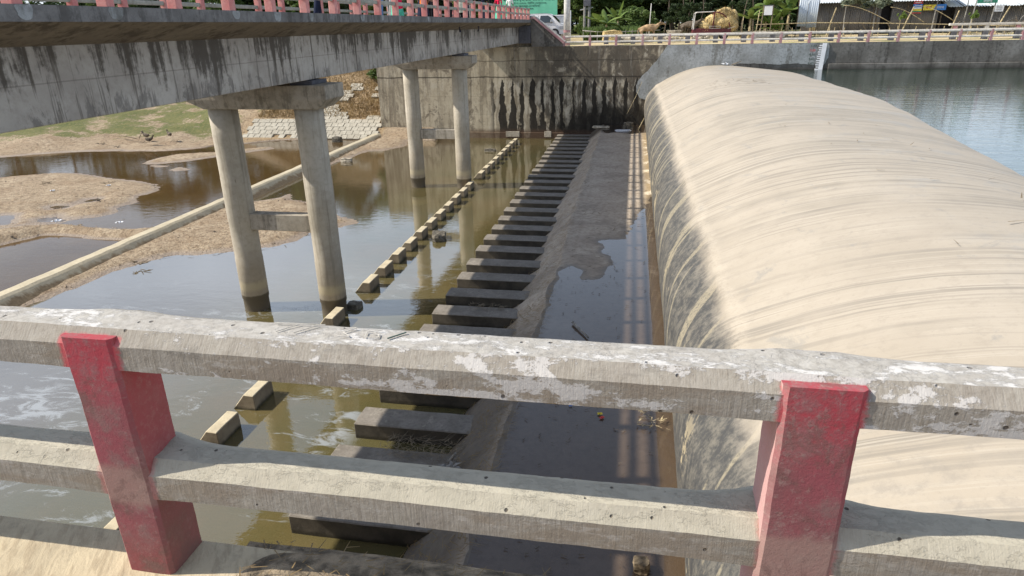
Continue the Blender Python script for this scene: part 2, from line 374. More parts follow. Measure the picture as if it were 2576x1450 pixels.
red = b.sm(dx + (n2 - .5) * .035 + (n1 - .5) * .02, .098, .08) * front * b.sm(z + (n2 - .5) * .02, 6.873, 6.862)
redc = b.mix(b.sm(n1, .3, .7), (.58, .07, .085), (.42, .10, .11)); redc = b.mix(b.sm(n2, .5, .72) * .6, redc, (.35, .24, .21))
c = b.mix(red * b.sm(n2 * .6 + n1 * .4, .70, .56) * b.sm(z, 6.4, 6.75, .35, .95), c, redc)
bp = b.bump(n1 * .5 + n2 * .55 + n3 * .22 + stri * front * .25 - pit * 2.5 + fl * top * .25 + flf * .2, .75, .006)
M['rail'] = b.done(b.bsdf(c, .88, bp, .25))
# foreground post
b = B('red_post_paint'); x, y, z = b.xyz(); nx, ny, nz = b.nrm()
n0 = b.noise(3.0, 5, .6); n1 = b.noise(11, 6, .7); n2 = b.noise(60, 5, .7); n3 = b.noise(200, 3)
c = b.mix(b.sm(n0, .33, .66), (.28, .075, .09), (.20, .09, .09))
c = b.mix(b.sm(n1, .45, .68) * .8, c, (.22, .14, .13))
c = b.mix(b.sm(z + (n1 - .5) * .12, 6.62, 6.8) * .75, c, b.mix(b.sm(n1 * .6 + n2 * .4, .42, .6), (.40, .05, .068), (.30, .10, .11)))
c = b.mix(b.sm(n2 * .5 + n0 * .5, .5, .62) * .55, c, (.33, .24, .215))
midb = b.sm(b.math('ABSOLUTE', z - 6.40 + (n1 - .5) * .08), .085, .05)
c = b.mix(midb * .75, c, (.30, .20, .17))
c = b.mix(b.sm(z + (n1 - .5) * .25, 6.33, 6.12) * .85, c, b.mix(b.sm(n1, .4, .6), (.17, .09, .075), (.26, .07, .07)))
c = b.mix(b.sm(b.noise(6, 6, .75, .6), .52, .6) * .5, c, (.15, .085, .075))
c = b.mix(b.sm(n2, .55, .75) * .45, c, (.29, .17, .155))
c = b.mix(b.sm(nx, -.5, -.9) * .6, c, (.68, .44, .42))  # pale pink on the left side: sunlight painted into the colour
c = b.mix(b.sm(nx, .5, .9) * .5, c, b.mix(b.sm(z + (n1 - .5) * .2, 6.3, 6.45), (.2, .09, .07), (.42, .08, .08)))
M['post'] = b.done(b.bsdf(c, .85, b.bump(n1 * .6 + n2 * .5 + n3 * .3, .55, .004), .2))

# ground / mud
b = B('ground'); x, y, z = b.xyz()
n0 = b.noise(.12, 4); n1 = b.noise(.8, 6, .6); n2 = b.noise(5, 7, .7); n3 = b.noise(28, 4, .7)
gr = b.attr('grass'); sand = b.attr('sand'); dry = b.attr('dry')
c = b.mix(b.sm(n1, .3, .7), (.33, .255, .175), (.43, .345, .245))
c = b.mix(b.sm(n2, .42, .66) * .85, c, (.19, .135, .085))
c = b.mix(b.sm(b.noise(.45, 5, .7, .8), .5, .62) * .45, c, (.24, .165, .10))
c = b.mix(b.sm(b.noise((2.2, 4.5, 2), 6, .7, .4), .56, .62) * .5, c, (.15, .105, .07))
c = b.mix(b.sm(b.noise(11, 4, .6, .5), .66, .7) * .7, c, (.09, .065, .045))
lump = b.voro((9, 16, 9), feat='F1')
c = b.mix(b.sm(n2 * .6 + n3 * .4, .56, .68) * .5, c, (.15, .10, .06))
wet = b.sm(z + (n1 - .5) * .05, .085, .02)
c = b.mix(wet * .6, c, (.27, .215, .175))
c = b.mix(b.sm(z, .0, -.12), c, (.10, .065, .025))
sc = b.mix(b.sm(n1, .3, .7), (.50, .39, .22), (.60, .5, .33)); sc = b.mix(b.sm(n2, .5, .7) * .5, sc, (.30, .22, .12))
sc = b.mix(b.sm(b.noise(.5, 5, .65), .5, .62) * .5, sc, (.26, .30, .09))
c = b.mix(sand, c, sc)
dc = b.mix(b.sm(n2, .35, .65), (.38, .27, .15), (.16, .11, .06)); c = b.mix(dry * .8, c, dc)
gc = b.mix(b.sm(n1, .35, .65), (.07, .095, .028), (.13, .135, .05)); gc = b.mix(b.sm(n2, .4, .7) * .6, gc, (.25, .21, .09))
c = b.mix(b.sm(gr * .8 + (b.noise(.35, 4, .6) - .5) * 1.3 + (n1 - .5) * 1.3 + (n2 - .5) * .9, .38, .62) * b.sm(gr, .02, .2), c, gc)
rough = b.mix(wet, (.95,) * 3, (.45,) * 3)
M['ground'] = b.done(b.bsdf(c, rough, b.bump(n2 * .8 + n3 * .35 + n1 * .6 + lump * .3, 1.0, .10), .3))

# slab with silt
b = B('apron_slab'); x, y, z = b.xyz()
n1 = b.noise(.9, 6, .65); n2 = b.noise(6, 7, .7, .2); n3 = b.noise(45, 4, .7); ns = b.noise((1.2, 6, 4), 5, .7)
c = b.mix(b.sm(n1, .3, .7), (.37, .305, .24), (.47, .40, .32))
c = b.mix(b.sm(n2, .42, .7) * .6, c, (.19, .15, .11))
c = b.mix(b.sm(b.noise((5, 12, 4), 6, .75, .5), .58, .66) * .6 * b.sm(x, -1.2, -2.0), c, (.10, .08, .06))
c = b.mix(b.sm(ns, .5, .65) * b.sm(x, -1.9, -2.3) * .55, c, (.34, .32, .29))
c = b.mix(b.sm(y, 16, 12) * b.sm(x, -1.6, -2.3) * .75, c, (.05, .043, .035))
c = b.mix(b.sm(y, 43.8, 45.2) * .8, c, (.05, .04, .03))
c = b.mix(b.sm(x + (n1 - .5) * .3, .55, .85) * .55, c, (.34, .23, .085))
c = b.mix(b.sm(x + (n1 - .5) * .6, .6, .85) * b.sm(b.noise((1.5, .9, 1), 5, .65), .54, .60) * b.sm(y, 14, 18), c, (.66, .57, .43))
dmp = b.sm(b.attr('damp') + (n2 - .5) * .12, -.30, -.02)
c = b.mix(dmp * .62, c, (.085, .068, .052))
c = b.mix(b.sm(b.noise(.55, 5, .7, .5), .5, .6) * .35, c, (.17, .14, .11))
M['slab'] = b.done(b.bsdf(c, b.mix(dmp, (.85,) * 3, (.45,) * 3), b.bump(n2 * .5 + n3 * .3 + ns * .5, .6, .03), .3))

# silt covered rubber bag, uv = (arc length, distance along the dam)
b = B('silted_rubber'); uv = b.uv(); u, v, _ = b.xyz(uv)
w = b.noise(.25, 3, .5, v=uv) - .5
vv = v + w * .5 + u * .16 + u * u * .012
n1 = b.noise(.6, 6, .62, v=uv); n2 = b.noise(4.5, 7, .72, v=uv); n3 = b.noise(70, 4, .75, v=uv); n4 = b.noise(17, 5, .75, v=uv)
l1 = b.noise(1, 4, .6, 0, v=b.comb(u * .10, vv * 7.5, 0)); l2 = b.noise(1, 3, .65, 0, v=b.comb(u * .22, vv * 26, 3.3)); l3 = b.noise(1, 3, .55, 0, v=b.comb(u * .05, vv * 2.2, 7.7))
fade = b.sm(b.noise(.45, 4, .6, v=b.comb(u, v, 9)) , .36, .62)                     # lines come and go
c = b.mix(b.sm(n1, .3, .7), (.355, .31, .25), (.40, .355, .295))
c = b.mix(b.sm(l1, .50, .60) * (fade * .6 + .15), c, (.225, .203, .172))
c = b.mix(b.sm(l2, .55, .64) * (fade * .4 + .1), c, (.46, .415, .35))
c = b.mix(b.sm(l3, .52, .58) * fade * .45, c, (.24, .215, .175))
c = b.mix(b.sm(n2, .50, .66) * .35, c, (.285, .25, .205))
c = b.mix(b.sm(n4, .54, .7) * .3, c, (.25, .22, .185))
c = b.mix(b.sm(b.noise(.8, 7, .75, .6, v=b.comb(u * 1.2, v * .8, 4)), .57, .66) * .5, c, (.24, .235, .22))
near = b.sm(v + (n1 - .5) * 5 + u * .8, 10.0, 4.0)
c = b.mix(near * b.sm(l3 * .4 + n2 * .45 + n1 * .25, .50, .64) * .7, c, (.17, .175, .18))
far_r = b.sm(u, 5.4, 7.4) * b.sm(n1 + (n2 - .5) * .5, .5, .68)
c = b.mix(far_r * .45, c, (.27, .28, .285))
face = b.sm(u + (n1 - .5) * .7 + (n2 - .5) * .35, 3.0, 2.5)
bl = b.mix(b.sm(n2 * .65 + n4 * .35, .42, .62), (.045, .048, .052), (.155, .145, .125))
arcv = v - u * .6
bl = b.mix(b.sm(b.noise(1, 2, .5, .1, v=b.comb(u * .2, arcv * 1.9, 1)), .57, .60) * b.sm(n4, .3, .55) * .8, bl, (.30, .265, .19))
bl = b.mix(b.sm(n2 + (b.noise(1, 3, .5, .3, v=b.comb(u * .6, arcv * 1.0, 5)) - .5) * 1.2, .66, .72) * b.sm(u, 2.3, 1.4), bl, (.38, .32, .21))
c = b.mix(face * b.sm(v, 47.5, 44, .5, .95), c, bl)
seam = b.sm(b.math('ABSOLUTE', u - 3.0 + (n2 - .5) * .35 + (b.noise(.9, 4, .7, v=uv) - .5) * .5), .16, .03)
c = b.mix(seam * .35 * b.sm(n4, .35, .6), c, (.50, .44, .36))
c = b.mix(b.sm(n3, .55, .8) * .22, c, (.2, .18, .15))
M['bag'] = b.done(b.bsdf(c, b.mix(b.sm(n1, .3, .7), (.55,) * 3, (.75,) * 3), b.bump(l1 * .35 + l2 * .15 + n2 * .3 + n4 * .2 + n3 * .12, .5, .02), .3))

# water
def water(name, murk, murk2, tr=.35, tint=(.5, .42, .2), ripple=.02, rk=(1.6, 3.2, 1), scum=0, f0=.03, ex=4.2, stain=None):
    b = B(name); x, y, z = b.xyz(); n1 = b.noise(.25, 4, .6); n2 = b.noise(1.1, 5, .65)
    c = b.mix(b.sm(n1 * .7 + n2 * .3, .35, .65), murk, murk2)
    if stain:
        c = b.mix(b.sm(x + (n1 - .5) * 5, -9.5, -13), c, stain)
    bp = b.bump(b.noise(rk, 4, .6) * .7 + b.noise(tuple(q * 5 for q in rk), 3, .5) * .12, .5, ripple)
    df = b.nt.nodes.new('ShaderNodeBsdfDiffuse'); b.put(df.inputs[0], c); df = V(b, df.outputs[0])
    t = b.nt.nodes.new('ShaderNodeBsdfTransparent'); b.put(t.inputs[0], tint); t = V(b, t.outputs[0])
    g = b.nt.nodes.new('ShaderNodeBsdfGlossy'); g.inputs['Roughness'].default_value = .015; b.put(g.inputs['Normal'], bp); g = V(b, g.outputs[0])
    f = b.nt.nodes.new('ShaderNodeLayerWeight'); f.inputs[0].default_value = .5; b.put(f.inputs['Normal'], bp); f = b.math('POWER', V(b, f.outputs['Facing']), ex) * (1 - f0) + f0
    sh = b.mixs(tr, df, t)
    sh = b.mixs(f, sh, g)
    if scum:
        sk = b.noise((.9, 2.2, 1), 8, .72, .9) * .62 + b.noise(.33, 3, .5) * .42
        m = b.sm(sk, .545, .63) * b.sm(y - (x + 11) * .3, 21, 12) * b.sm(x, -4.9, -5.6)
        sc = b.nt.nodes.new('ShaderNodeBsdfDiffuse'); b.put(sc.inputs[0], (.40, .44, .49)); sc = V(b, sc.outputs[0])
        sh = b.mixs(m * scum, sh, sc)
    return b.done(sh)
M['pool'] = water('pool_water', (.20, .155, .065), (.15, .135, .055), tr=.32, tint=(.62, .5, .3), scum=.55, stain=(.15, .115, .06), f0=.09, ex=2.5, ripple=.010)
M['shallow'] = water('shallow_water', (.115, .072, .03), (.15, .10, .045), tr=.42, tint=(.66, .48, .28), f0=.02, ex=5, ripple=.012)
M['reservoir'] = water('reservoir_water', (.035, .065, .05), (.05, .08, .055), tr=0, f0=.05, ex=2.8, ripple=.03, rk=(.8, 3.0, 1))
M['puddle'] = water('puddle_water', (.16, .13, .11), (.18, .15, .115), tr=.93, tint=(.72, .67, .64), ripple=.002, f0=.05, ex=3.8)

def leafmat(name, c1, c2):
    b = B(name); oi = b.nt.nodes.new('ShaderNodeObjectInfo'); r = V(b, oi.outputs['Random'])
    n = b.noise(.9, 3); n2 = b.noise(14, 2)
    c = b.mix(b.sm(n * .6 + n2 * .4, .35, .65), c1, c2); c = b.mix(r * .35, c, tuple(q * .6 for q in c1))
    d = b.bsdf(c, .55, None, .35)
    t = b.nt.nodes.new('ShaderNodeBsdfTranslucent'); b.put(t.inputs[0], c); t = V(b, t.outputs[0])
    return b.done(b.mixs(.28, d, t))
M['leaf'] = leafmat('leaf_green', (.075, .13, .03), (.14, .20, .055))
M['leafd'] = leafmat('leaf_dark', (.03, .055, .02), (.06, .09, .03))
M['leafg'] = leafmat('leaf_grey', (.12, .15, .10), (.2, .23, .16))
M['banana'] = leafmat('banana_leaf', (.10, .17, .035), (.19, .26, .06))
M['drygrass'] = leafmat('dry_grass', (.34, .24, .11), (.2, .14, .07))
M['bark'] = plain('bark', (.12, .095, .07), .9, .3, 9)
M['bamboo'] = plain('bamboo_pole', (.42, .34, .2), .7, .3, 9)
M['stick'] = plain('dry_stick', (.22, .17, .11), .8, .3, 12)
M['hay'] = plain('straw', (.58, .44, .21), .9, .35, 14, bumpst=.9)
def tin(name, c1, c2, k=9.0, rough=.5, metal=.0):
    b = B(name); n = b.noise(1.3, 5, .65); n2 = b.noise((5, 5, .6), 4, .7)
    c = b.mix(b.sm(n, .3, .7), c1, c2); c = b.mix(b.sm(n2, .55, .72) * .5, c, tuple(q * .5 for q in c1))
    return b.done(b.bsdf(c, rough, None, .4, metal))
M['tin'] = tin('corrugated_grey', (.13, .125, .125), (.18, .165, .15))
M['tinroof'] = tin('tin_roof', (.55, .6, .64), (.66, .7, .72))
M['tinblue'] = tin('tin_blue', (.40, .46, .55), (.52, .57, .62))
M['dark'] = plain('dark_opening', (.012, .012, .015), .9)
M['white'] = plain('white_paint', (.74, .74, .76), .35, .04, 3, bumpst=.02)
M['glass'] = plain('tinted_glass', (.03, .04, .05), .08, .1, 2, spec=.6, bumpst=0)
M['black'] = plain('black_rubber', (.02, .02, .022), .6)
M['green'] = plain('green_board', (.16, .50, .33), .6, .05, 1.5, bumpst=.03)
M['ink'] = plain('dark_ink', (.02, .06, .05), .7)
M['blue'] = plain('blue_pipe', (.03, .25, .65), .4)
M['redp'] = plain('red_paint', (.50, .05, .05), .5)
M['maroon'] = plain('maroon_paint', (.10, .015, .02), .4)
M['yellow'] = plain('yellow_print', (.75, .62, .06), .5)
M['bluep'] = plain('blue_print', (.04, .2, .6), .5)
M['greenp'] = plain('green_print', (.03, .22, .14), .5)
M['greyw'] = plain('grey_panel', (.42, .44, .48), .6, .08)
M['pole'] = plain('white_pole', (.58, .56, .53), .8, .12, 5)
M['polec'] = plain('grey_pole', (.26, .25, .23), .85, .2, 5)
M['metal'] = plain('bare_metal', (.45, .46, .48), .35, .1, 5, metal=.6)
M['cow'] = plain('cow_hide', (.40, .27, .15), .85, .3, 3)
M['skin'] = plain('skin', (.24, .12, .07), .6, .1)
M['hair'] = plain('black_hair', (.012, .01, .01), .6)
M['purple'] = plain('purple_cloth', (.12, .08, .14), .9, .3)
M['rag'] = plain('dark_rag', (.03, .03, .05), .9)
M['stone'] = plain('pale_stone', (.42, .37, .29), .9, .3, 5, bumpst=.6)
M['wetstone'] = plain('wet_stone', (.13, .115, .09), .8, .3, 8, bumpst=.8)
M['pale'] = concrete('revetment_concrete', base=(.36, .33, .27), light=(.46, .43, .36), dirt=(.18, .15, .1), streak=.25)
M['plastic'] = plain('white_plastic', (.7, .72, .76), .4, .05, 8)
CL = {}
def cloth(n, c):
    if n not in CL: CL[n] = plain('cloth_' + n, c, .9, .12, 10, spec=.1, bumpst=.3)
    return CL[n]

# ------------------------------------------------------------------ ground: one sheet to the horizon
M1 = [(-35.94, 31.33), (-35.65, 31.72), (-34.76, 32.46), (-33.33, 33.31), (-32.11, 33.36), (-30.29, 32.85), (-28.69, 32.22), (-26.46, 31.66), (-25.07, 31.11), (-24.39, 30.52), (-23.84, 29.56), (-24.04, 28.58), (-23.88, 28.03), (-23.25, 27.35), (-23.41, 26.87), (-23.55, 26.22), (-23.0, 25.78), (-23.02, 25.18), (-22.99, 24.72), (-23.66, 24.48), (-24.2, 23.92), (-23.91, 23.68), (-24.58, 23.4), (-25.17, 23.02), (-25.9, 22.32), (-26.07, 22.0), (-34, 18), (-45, 24)]
M2 = [(-32, 20), (-25.98, 21.92), (-25.72, 22.14), (-24.99, 22.83), (-23.78, 23.27), (-23.12, 23.3), (-21.55, 23.01), (-20.3, 22.95), (-18.4, 23.3), (-18.4, 21.7), (-20.87, 21.66), (-22.06, 21.89), (-22.85, 21.98), (-23.34, 21.88), (-23.71, 21.14), (-23.96, 20.45), (-24.18, 20.21), (-30, 16)]
HOLES = [[(-28.39, 24.37), (-27.44, 24.47), (-26.83, 23.91), (-26.36, 23.2), (-26.78, 22.84)],
         [(-25.72, 24.03), (-25.24, 24.6), (-24.75, 24.25), (-24.32, 24.13), (-24.27, 23.81), (-25.34, 23.69)],
         [(-26.97, 26.05), (-26.76, 26.35), (-26.2, 26.36), (-26.07, 25.89), (-26.39, 25.67)],
         [(-26.09, 26.92), (-26.27, 27.51), (-25.88, 27.69), (-25.71, 27.23), (-25.85, 26.95)]]
I1 = [(-30.09, 36.36), (-30.36, 37.5), (-29.98, 39.52), (-27.44, 40.75), (-25.06, 42.86), (-24.1, 42.08), (-26.34, 39.02), (-27.6, 37.02), (-29.31, 35.98)]
I2 = [(-29.05, 35.65), (-28.84, 36.02), (-27.5, 35.77), (-27.96, 35.22)]
I3 = [(-26.99, 34.68), (-26.85, 35.4), (-25.9, 35.18), (-25.63, 34.59), (-26.4, 34.24)]
M3 = [(-17.69, 15.21), (-17.61, 15.75), (-17.3, 17.09), (-17.2, 18.54), (-16.9, 19.33), (-16.3, 20.19), (-15.17, 20.47), (-14.13, 20.91), (-13.04, 21.66), (-12.53, 22.61), (-12.48, 23.85), (-11.62, 24.4), (-11.17, 25.04), (-11.25, 25.4), (-11.82, 25.77), (-12.25, 25.85), (-14.7, 28.15), (-15.9, 28.64), (-16.62, 29.87), (-16.91, 28.7), (-17.51, 28.17), (-18.9, 27.01), (-18.9, 15)]
M4 = [(-18.31, 48.81), (-16.0, 46.83), (-15.22, 43.51), (-16.04, 41.91), (-17.1, 41.5), (-17.6, 37.79), (-17.68, 34.11), (-18.6, 34.05), (-19.0, 46.45)]
SHx = [-300, -90, -60, -41.6, -39.1, -35.75, -31.6, -30.0, -29.08, -27.37, -25.88, -23.67, -18.4]
SHy = [20, 27, 33, 37.44, 39.39, 40.24, 40.6, 41.6, 43.09, 43.88, 45.4, 46.2, 46.2]
gx = np.concatenate([[-600, -300, -180, -120, -90, -75], np.arange(-64, -36, .7), np.arange(-36, -8, .2), [-7, -6, -5, -3, -1, 2, 6, 10, 16, 22, 30, 40, 60, 100, 200, 600]])
gy = np.concatenate([[-300, -60, -20, -6, 0, 1.52, 1.6, 4, 7], np.arange(9, 50, .2)[:193], [47.72, 47.9], np.arange(48.3, 60, .3), [61, 63, 66, 70, 75, 80, 90, 110, 150, 250, 500, 900]])
GX, GY = np.meshgrid(gx, gy)
n_lo = fbm(GX, GY, .35, 1); n_hi = fbm(GX, GY, 1.7, 2); n_vh = fbm(GX, GY, 4.1, 3, 2)
isl = np.full(GX.shape, -9.)
for P in (M1, M2, I1, I2, I3, M3, M4): isl = np.maximum(isl, sdf(GX, GY, P))
for P in HOLES: isl = np.minimum(isl, -sdf(GX, GY, P))
shore = GY - np.interp(GX, SHx, SHy)
isl_j = isl + n_hi * .25
isl_z = np.where(isl_j > 0, smooth01(isl_j / 1.0) * .13 + .01 + np.clip(n_vh, -1, 1) * .05 * smooth01(isl_j / .8), -.02 - smooth01(-isl_j / 2.5) * .32)
b2 = sdf(GX, GY, M2); isl_z += np.where(b2 > 0, smooth01(b2 / .6) * .16, 0)
rate = np.interp(GX, [-60, -34, -31, -28], [.10, .11, .13, .5])
sh = shore + n_hi * .5 * (GX < -29)
bank = np.minimum(np.where(sh > 0, rate * sh, sh * .08), 6.15) + np.where(GX < -29, 1, .25) * n_lo * np.clip(sh, 0, 4) * .12 * (1 - .8 * ((GX > -30) & (sh < 3))) + n_vh * .05 * smooth01(sh / 2) * (GX < -30)
toe = GY - 46.2
bank = np.where(GX > -29.3, np.where(toe > 0, np.minimum(.5 * toe, 6.15) + n_vh * .02 + n_lo * .5 * smooth01((toe - 3) / 3), np.where(sh > 0, .05 + .03 * smooth01(sh) + n_vh * .03, np.maximum(sh * .4, -.4))), bank)
tw = smooth01((GX + 37) / 7.7); bank = np.where((GX <= -29.3) & (sh > 0), bank * (1 - tw) + tw * np.maximum(np.minimum(.5 * toe, 6.15), .06 + n_vh * .03), bank)
low = np.where(sh > -.02, np.maximum(bank, isl_z), np.maximum(isl_z, np.where(bank > -.06, bank, -9)))
low = np.where((GX > -18.7) & (isl < -2), -.5, low)
hiz = 6.12 + np.clip((GY - 50) / 20, 0, 1) * .45 + n_hi * .1
Zg = low.copy()
right = GX > -18.3
Zg = np.where(right & (GY > 47.8), hiz, Zg)
Zg = np.where(~right & (GY > 47.8) & (bank > 6.1), np.maximum(bank, 6.12) + np.clip((GY - 60) / 20, 0, 1) * .45, Zg)
Zg = np.where(GY < 1.55, 5.9, Zg)
Zg = np.where((GX > -5) & (GY < 47.8) & (GY > 1.55), -.6, Zg)
me = grid_mesh('ground', GX, GY, Zg)
def vattr(me, name, arr):
    a = me.attributes.new(name, 'FLOAT', 'POINT'); a.data.foreach_set('value', arr.reshape(-1).astype(np.float32))
gmask = smooth01((sh - 2.0 - n_lo * 7 - n_hi * 2) / 3.5) * (GX < -26.5) * (Zg < 6.3) * (.72 + n_lo * 1.1)
gmask = np.maximum(gmask * np.clip(1.0 - (GX + 33) / 9, .35, 1), (GY > 66) * .9)
vattr(me, 'grass', gmask)
vattr(me, 'sand', ((GY > 47.8) & right).astype(float))
vattr(me, 'dry', smooth01((GX + 31) / 3) * (sh > .2) * (GX < -18))
ground = tag(link('ground', me, M['ground']), kind='structure')

def flat(name, poly, z, mat, kind=None, **kw):
    me = mesh(name, [(p[0], p[1], z) for p in poly], [tuple(range(len(poly)))]); return tag(link(name, me, mat), kind=kind, **kw)
flat('pool_water', [(-18.3, 1.52), (-2.6, 1.52), (-2.6, 47.55), (-18.3, 47.55)], 0, M['pool'], 'structure')
flat('shallow_water', [(-600, 1.52), (-18.3, 1.52), (-18.3, 47.58), (-18.45, 60), (-600, 60)], 0, M['shallow'], 'structure')
flat('reservoir_water', [(6, 1.55), (400, 1.55), (400, 47.55), (6, 47.55)], 4.57, M['reservoir'], 'structure')

# apron slab with its chute ramp
prof = [(-6.0, -.75), (-3.6, -.4), (-3.1, .02), (-2.85, .24), (-2.55, .52), (-2.25, .78), (-2.02, .94), (-1.95, 1.006)] + [(x_, 1.0) for x_ in np.arange(-1.85, 1.4, .11)] + [(3, 1), (6, 1), (11, 1)]
NR = 420; ys = np.linspace(1.55, 47.58, NR)
px = np.array([p[0] for p in prof]); pz = np.array([p[1] for p in prof])
PUD = [(1.3, 27.5), (.95, 26.9), (.56, 24.43), (.3, 22.9), (.17, 22.3), (-.07, 21.05), (-.5, 20.9), (-.97, 20.69), (-.74, 20.14), (-.56, 19.39), (-.31, 18.84), (-.3, 18.4), (-.42, 18.14), (-.5, 17.6), (-.56, 17.23), (-.85, 17.05), (-1.16, 17.16), (-1.3, 17.7), (-1.55, 18.13), (-1.75, 17.8), (-1.89, 17.44), (-1.88, 15.92), (-1.82, 15.09), (-1.98, 14.5), (-1.93, 13.62), (-2.2, 12.25), (-2.2, 1.0), (1.6, 1.0), (1.6, 20)]
pc = [(-1.6, 43.6), (-.9, 44.0), (0, 43.5), (.9, 43.9), (1.3, 47.8), (-2, 47.8), (-2, 45)]
SX = np.tile(px, (NR, 1)); SY = np.repeat(ys[:, None], len(px), 1)
sdp = np.maximum(sdf(SX, SY, PUD), sdf(SX, SY, pc)) + fbm(SX, SY, 1.6, 21) * .45 + fbm(SX, SY, 5, 22, 3) * .16
flatm = SX > -1.97
SZ = np.tile(pz, (NR, 1)) + np.where(flatm, -np.clip(sdp * .05, -.016, .03) + fbm(SX, SY, 6, 23, 2) * .006, 0) + fbm(SX, SY, 2.5, 6) * .12 * ((SX < -1.9) & (SX > -3.5)) + fbm(SX, SY, .9, 16) * .16 * ((SX < -2.1) & (SX > -3.5))
SX = SX + fbm(SX, SY, .8, 8) * .35 * ((SX < -1.9) & (SX > -3))
sme = grid_mesh('apron_slab', SX, SY, SZ); vattr(sme, 'damp', np.where(flatm, sdp, -9.))
tag(link('apron_slab', sme, M['slab']), kind='structure')
flat('puddle', [(-1.86, 1.56), (1.3, 1.56), (1.3, 47.57), (-1.86, 47.57)], 1.001, M['puddle'], 'structure')

# ------------------------------------------------------------------ far retaining wall
fw = empty('retaining_wall', (0, 47.6, 0)); tag(fw, 'long stained concrete river wall with black seepage streaks behind the bridge piers', 'retaining wall')
def panel(name, x0, x1, levels, mat, parent, y0=47.6, y1=48.05, grooves=()):
    poly = [(y1, levels[0]), (y1, levels[-1])]
    poly = [(y1, levels[0])]; pts = [(y0, levels[0])]
    for gz in grooves: pts += [(y0, gz - .016), (y0 + .01, gz - .006), (y0 + .01, gz + .006), (y0, gz + .016)]
    pts += [(y0, levels[-1])]
    P = [(y1, levels[0])] + pts + [(y1, levels[-1])]
    mb = MB(); mb.prism([(p[0] - 47.6, p[1]) for p in P], 'x', x0, x1)
    return mb.obj(name, mat, parent)
GR = (.95, 1.62, 2.9, 4.22, 5.3)
panel('lower_wall', -18.4, 2.3, (-.7, 6.2), M['weep'], fw, grooves=GR)
panel('upper_wall', 2.3, 70, (-.7, 6.2), M['wallr'], fw, grooves=(4.95,))
# projecting foot and ledge
mb = MB(); mb.box(-18.4, -2.4, -.16, -.002, -.7, .42); mb.obj('foot_ledge', M['weep'], fw, bevel=.02)
mb = MB(); mb.box(-8.9, -7.9, -.2, -.162, .1, .5); mb.box(-6.1, -5.6, -.2, -.162, .1, .52); mb.obj('foot_block', M['cap'], fw, bevel=.02)
mb = MB(); mb.box(12.35, 70, -.1, -.002, 4.3, 4.93); mb.obj('ledge', M['wallr'], fw, bevel=.03)
# plaster patch
pt = [(2.15, 6.19), (2.0, 5.9), (1.75, 5.6), (1.5, 5.2), (1.2, 4.9), (.95, 4.6), (.62, 4.25), (.33, 3.95), (.22, 3.6), (.24, 3.2), (.5, 2.8), (1.2, 2.6), (3, 3.6), (5.5, 4.4), (6.3, 4.75), (6.7, 4.98), (8, 4.96), (9.2, 4.9), (10.5, 4.93), (11.6, 4.87), (12.05, 4.8), (12.3, 5.3), (12.28, 6.0), (12.2, 6.19)]
q = []
for i, p in enumerate(pt):
    a, c_ = Vector(p), Vector(pt[(i + 1) % len(pt)]); n = max(1, int((c_ - a).length / .18)) if i < len(pt) - 1 else 1
    for k in range(n): 
        v = a.lerp(c_, k / n); 
        if i < len(pt) - 3 and i > 0: v += Vector((mnoise.noise(Vector((v.x * 4, v.y * 4, 0))), mnoise.noise(Vector((v.x * 4, v.y * 4, 5))))) * .07
        q.append((v.x, v.y))
MB().prism(q, 'y', -.045, -.002).obj('plaster_patch', M['plaster'], fw)
# abutment wall under / beside the bridge end
MB().box(-12.4, -7.06, .35, .8, 6.2, 8.0).obj('abutment_back_wall', M['weep'], fw)
MB().prism([(-7.9, 6.4), (-7.0, 6.2), (-4.85, 6.2), (-4.85, 6.42), (-6.75, 7.95), (-7.06, 8.03), (-7.06, 7.55), (-7.9, 7.5)][1:7] , 'y', -.05, .34).obj('wing_wall', M['wallr'], fw)
MB().box(-7.88, -7.07, -.12, .34, 6.42, 7.56).obj('end_block', M['darkpost'], fw, bevel=.02)
mb = MB(); mb.prism([(-7.02, 8.10), (-6.72, 8.08), (-4.72, 6.50), (-4.80, 6.36), (-6.78, 7.96), (-7.02, 8.0)], 'y', -.16, .34); mb.obj('pink_coping', M['pinkfar'], fw)
mb = MB(); mb.prism([(-7.0, 8.145), (-6.70, 8.125), (-4.66, 6.54), (-4.72, 6.503), (-6.715, 8.082), (-7.0, 8.102)], 'y', -.12, .36); mb.obj('coping_cap', M['whiterail'], fw)
# back slope behind approach so the road rests on earth
mb = MB(); mb.prism([(-12.4, 6.0), (-4.9, 6.0), (-6.9, 7.7), (-12.4, 7.7)], 'y', 48.42, 58); tag(mb.obj('road_embankment', M['ground']), kind='structure')
tag(MB().box(-12.0, -7.1, 48.45, 58, 7.7, 7.84).obj('approach_road', M['kerb']), kind='structure')

# near retaining wall, mostly below the frame
nw = empty('near_wall', (0, 1.2, 0)); tag(nw, 'concrete wall coping under the foreground railing, sunlit and grooved', 'retaining wall')
mb = MB(); mb.box(-40, 60, -.3, .265, -.7, 6.08); mb.obj('wall_body', M['coping'], nw, bevel=.012)

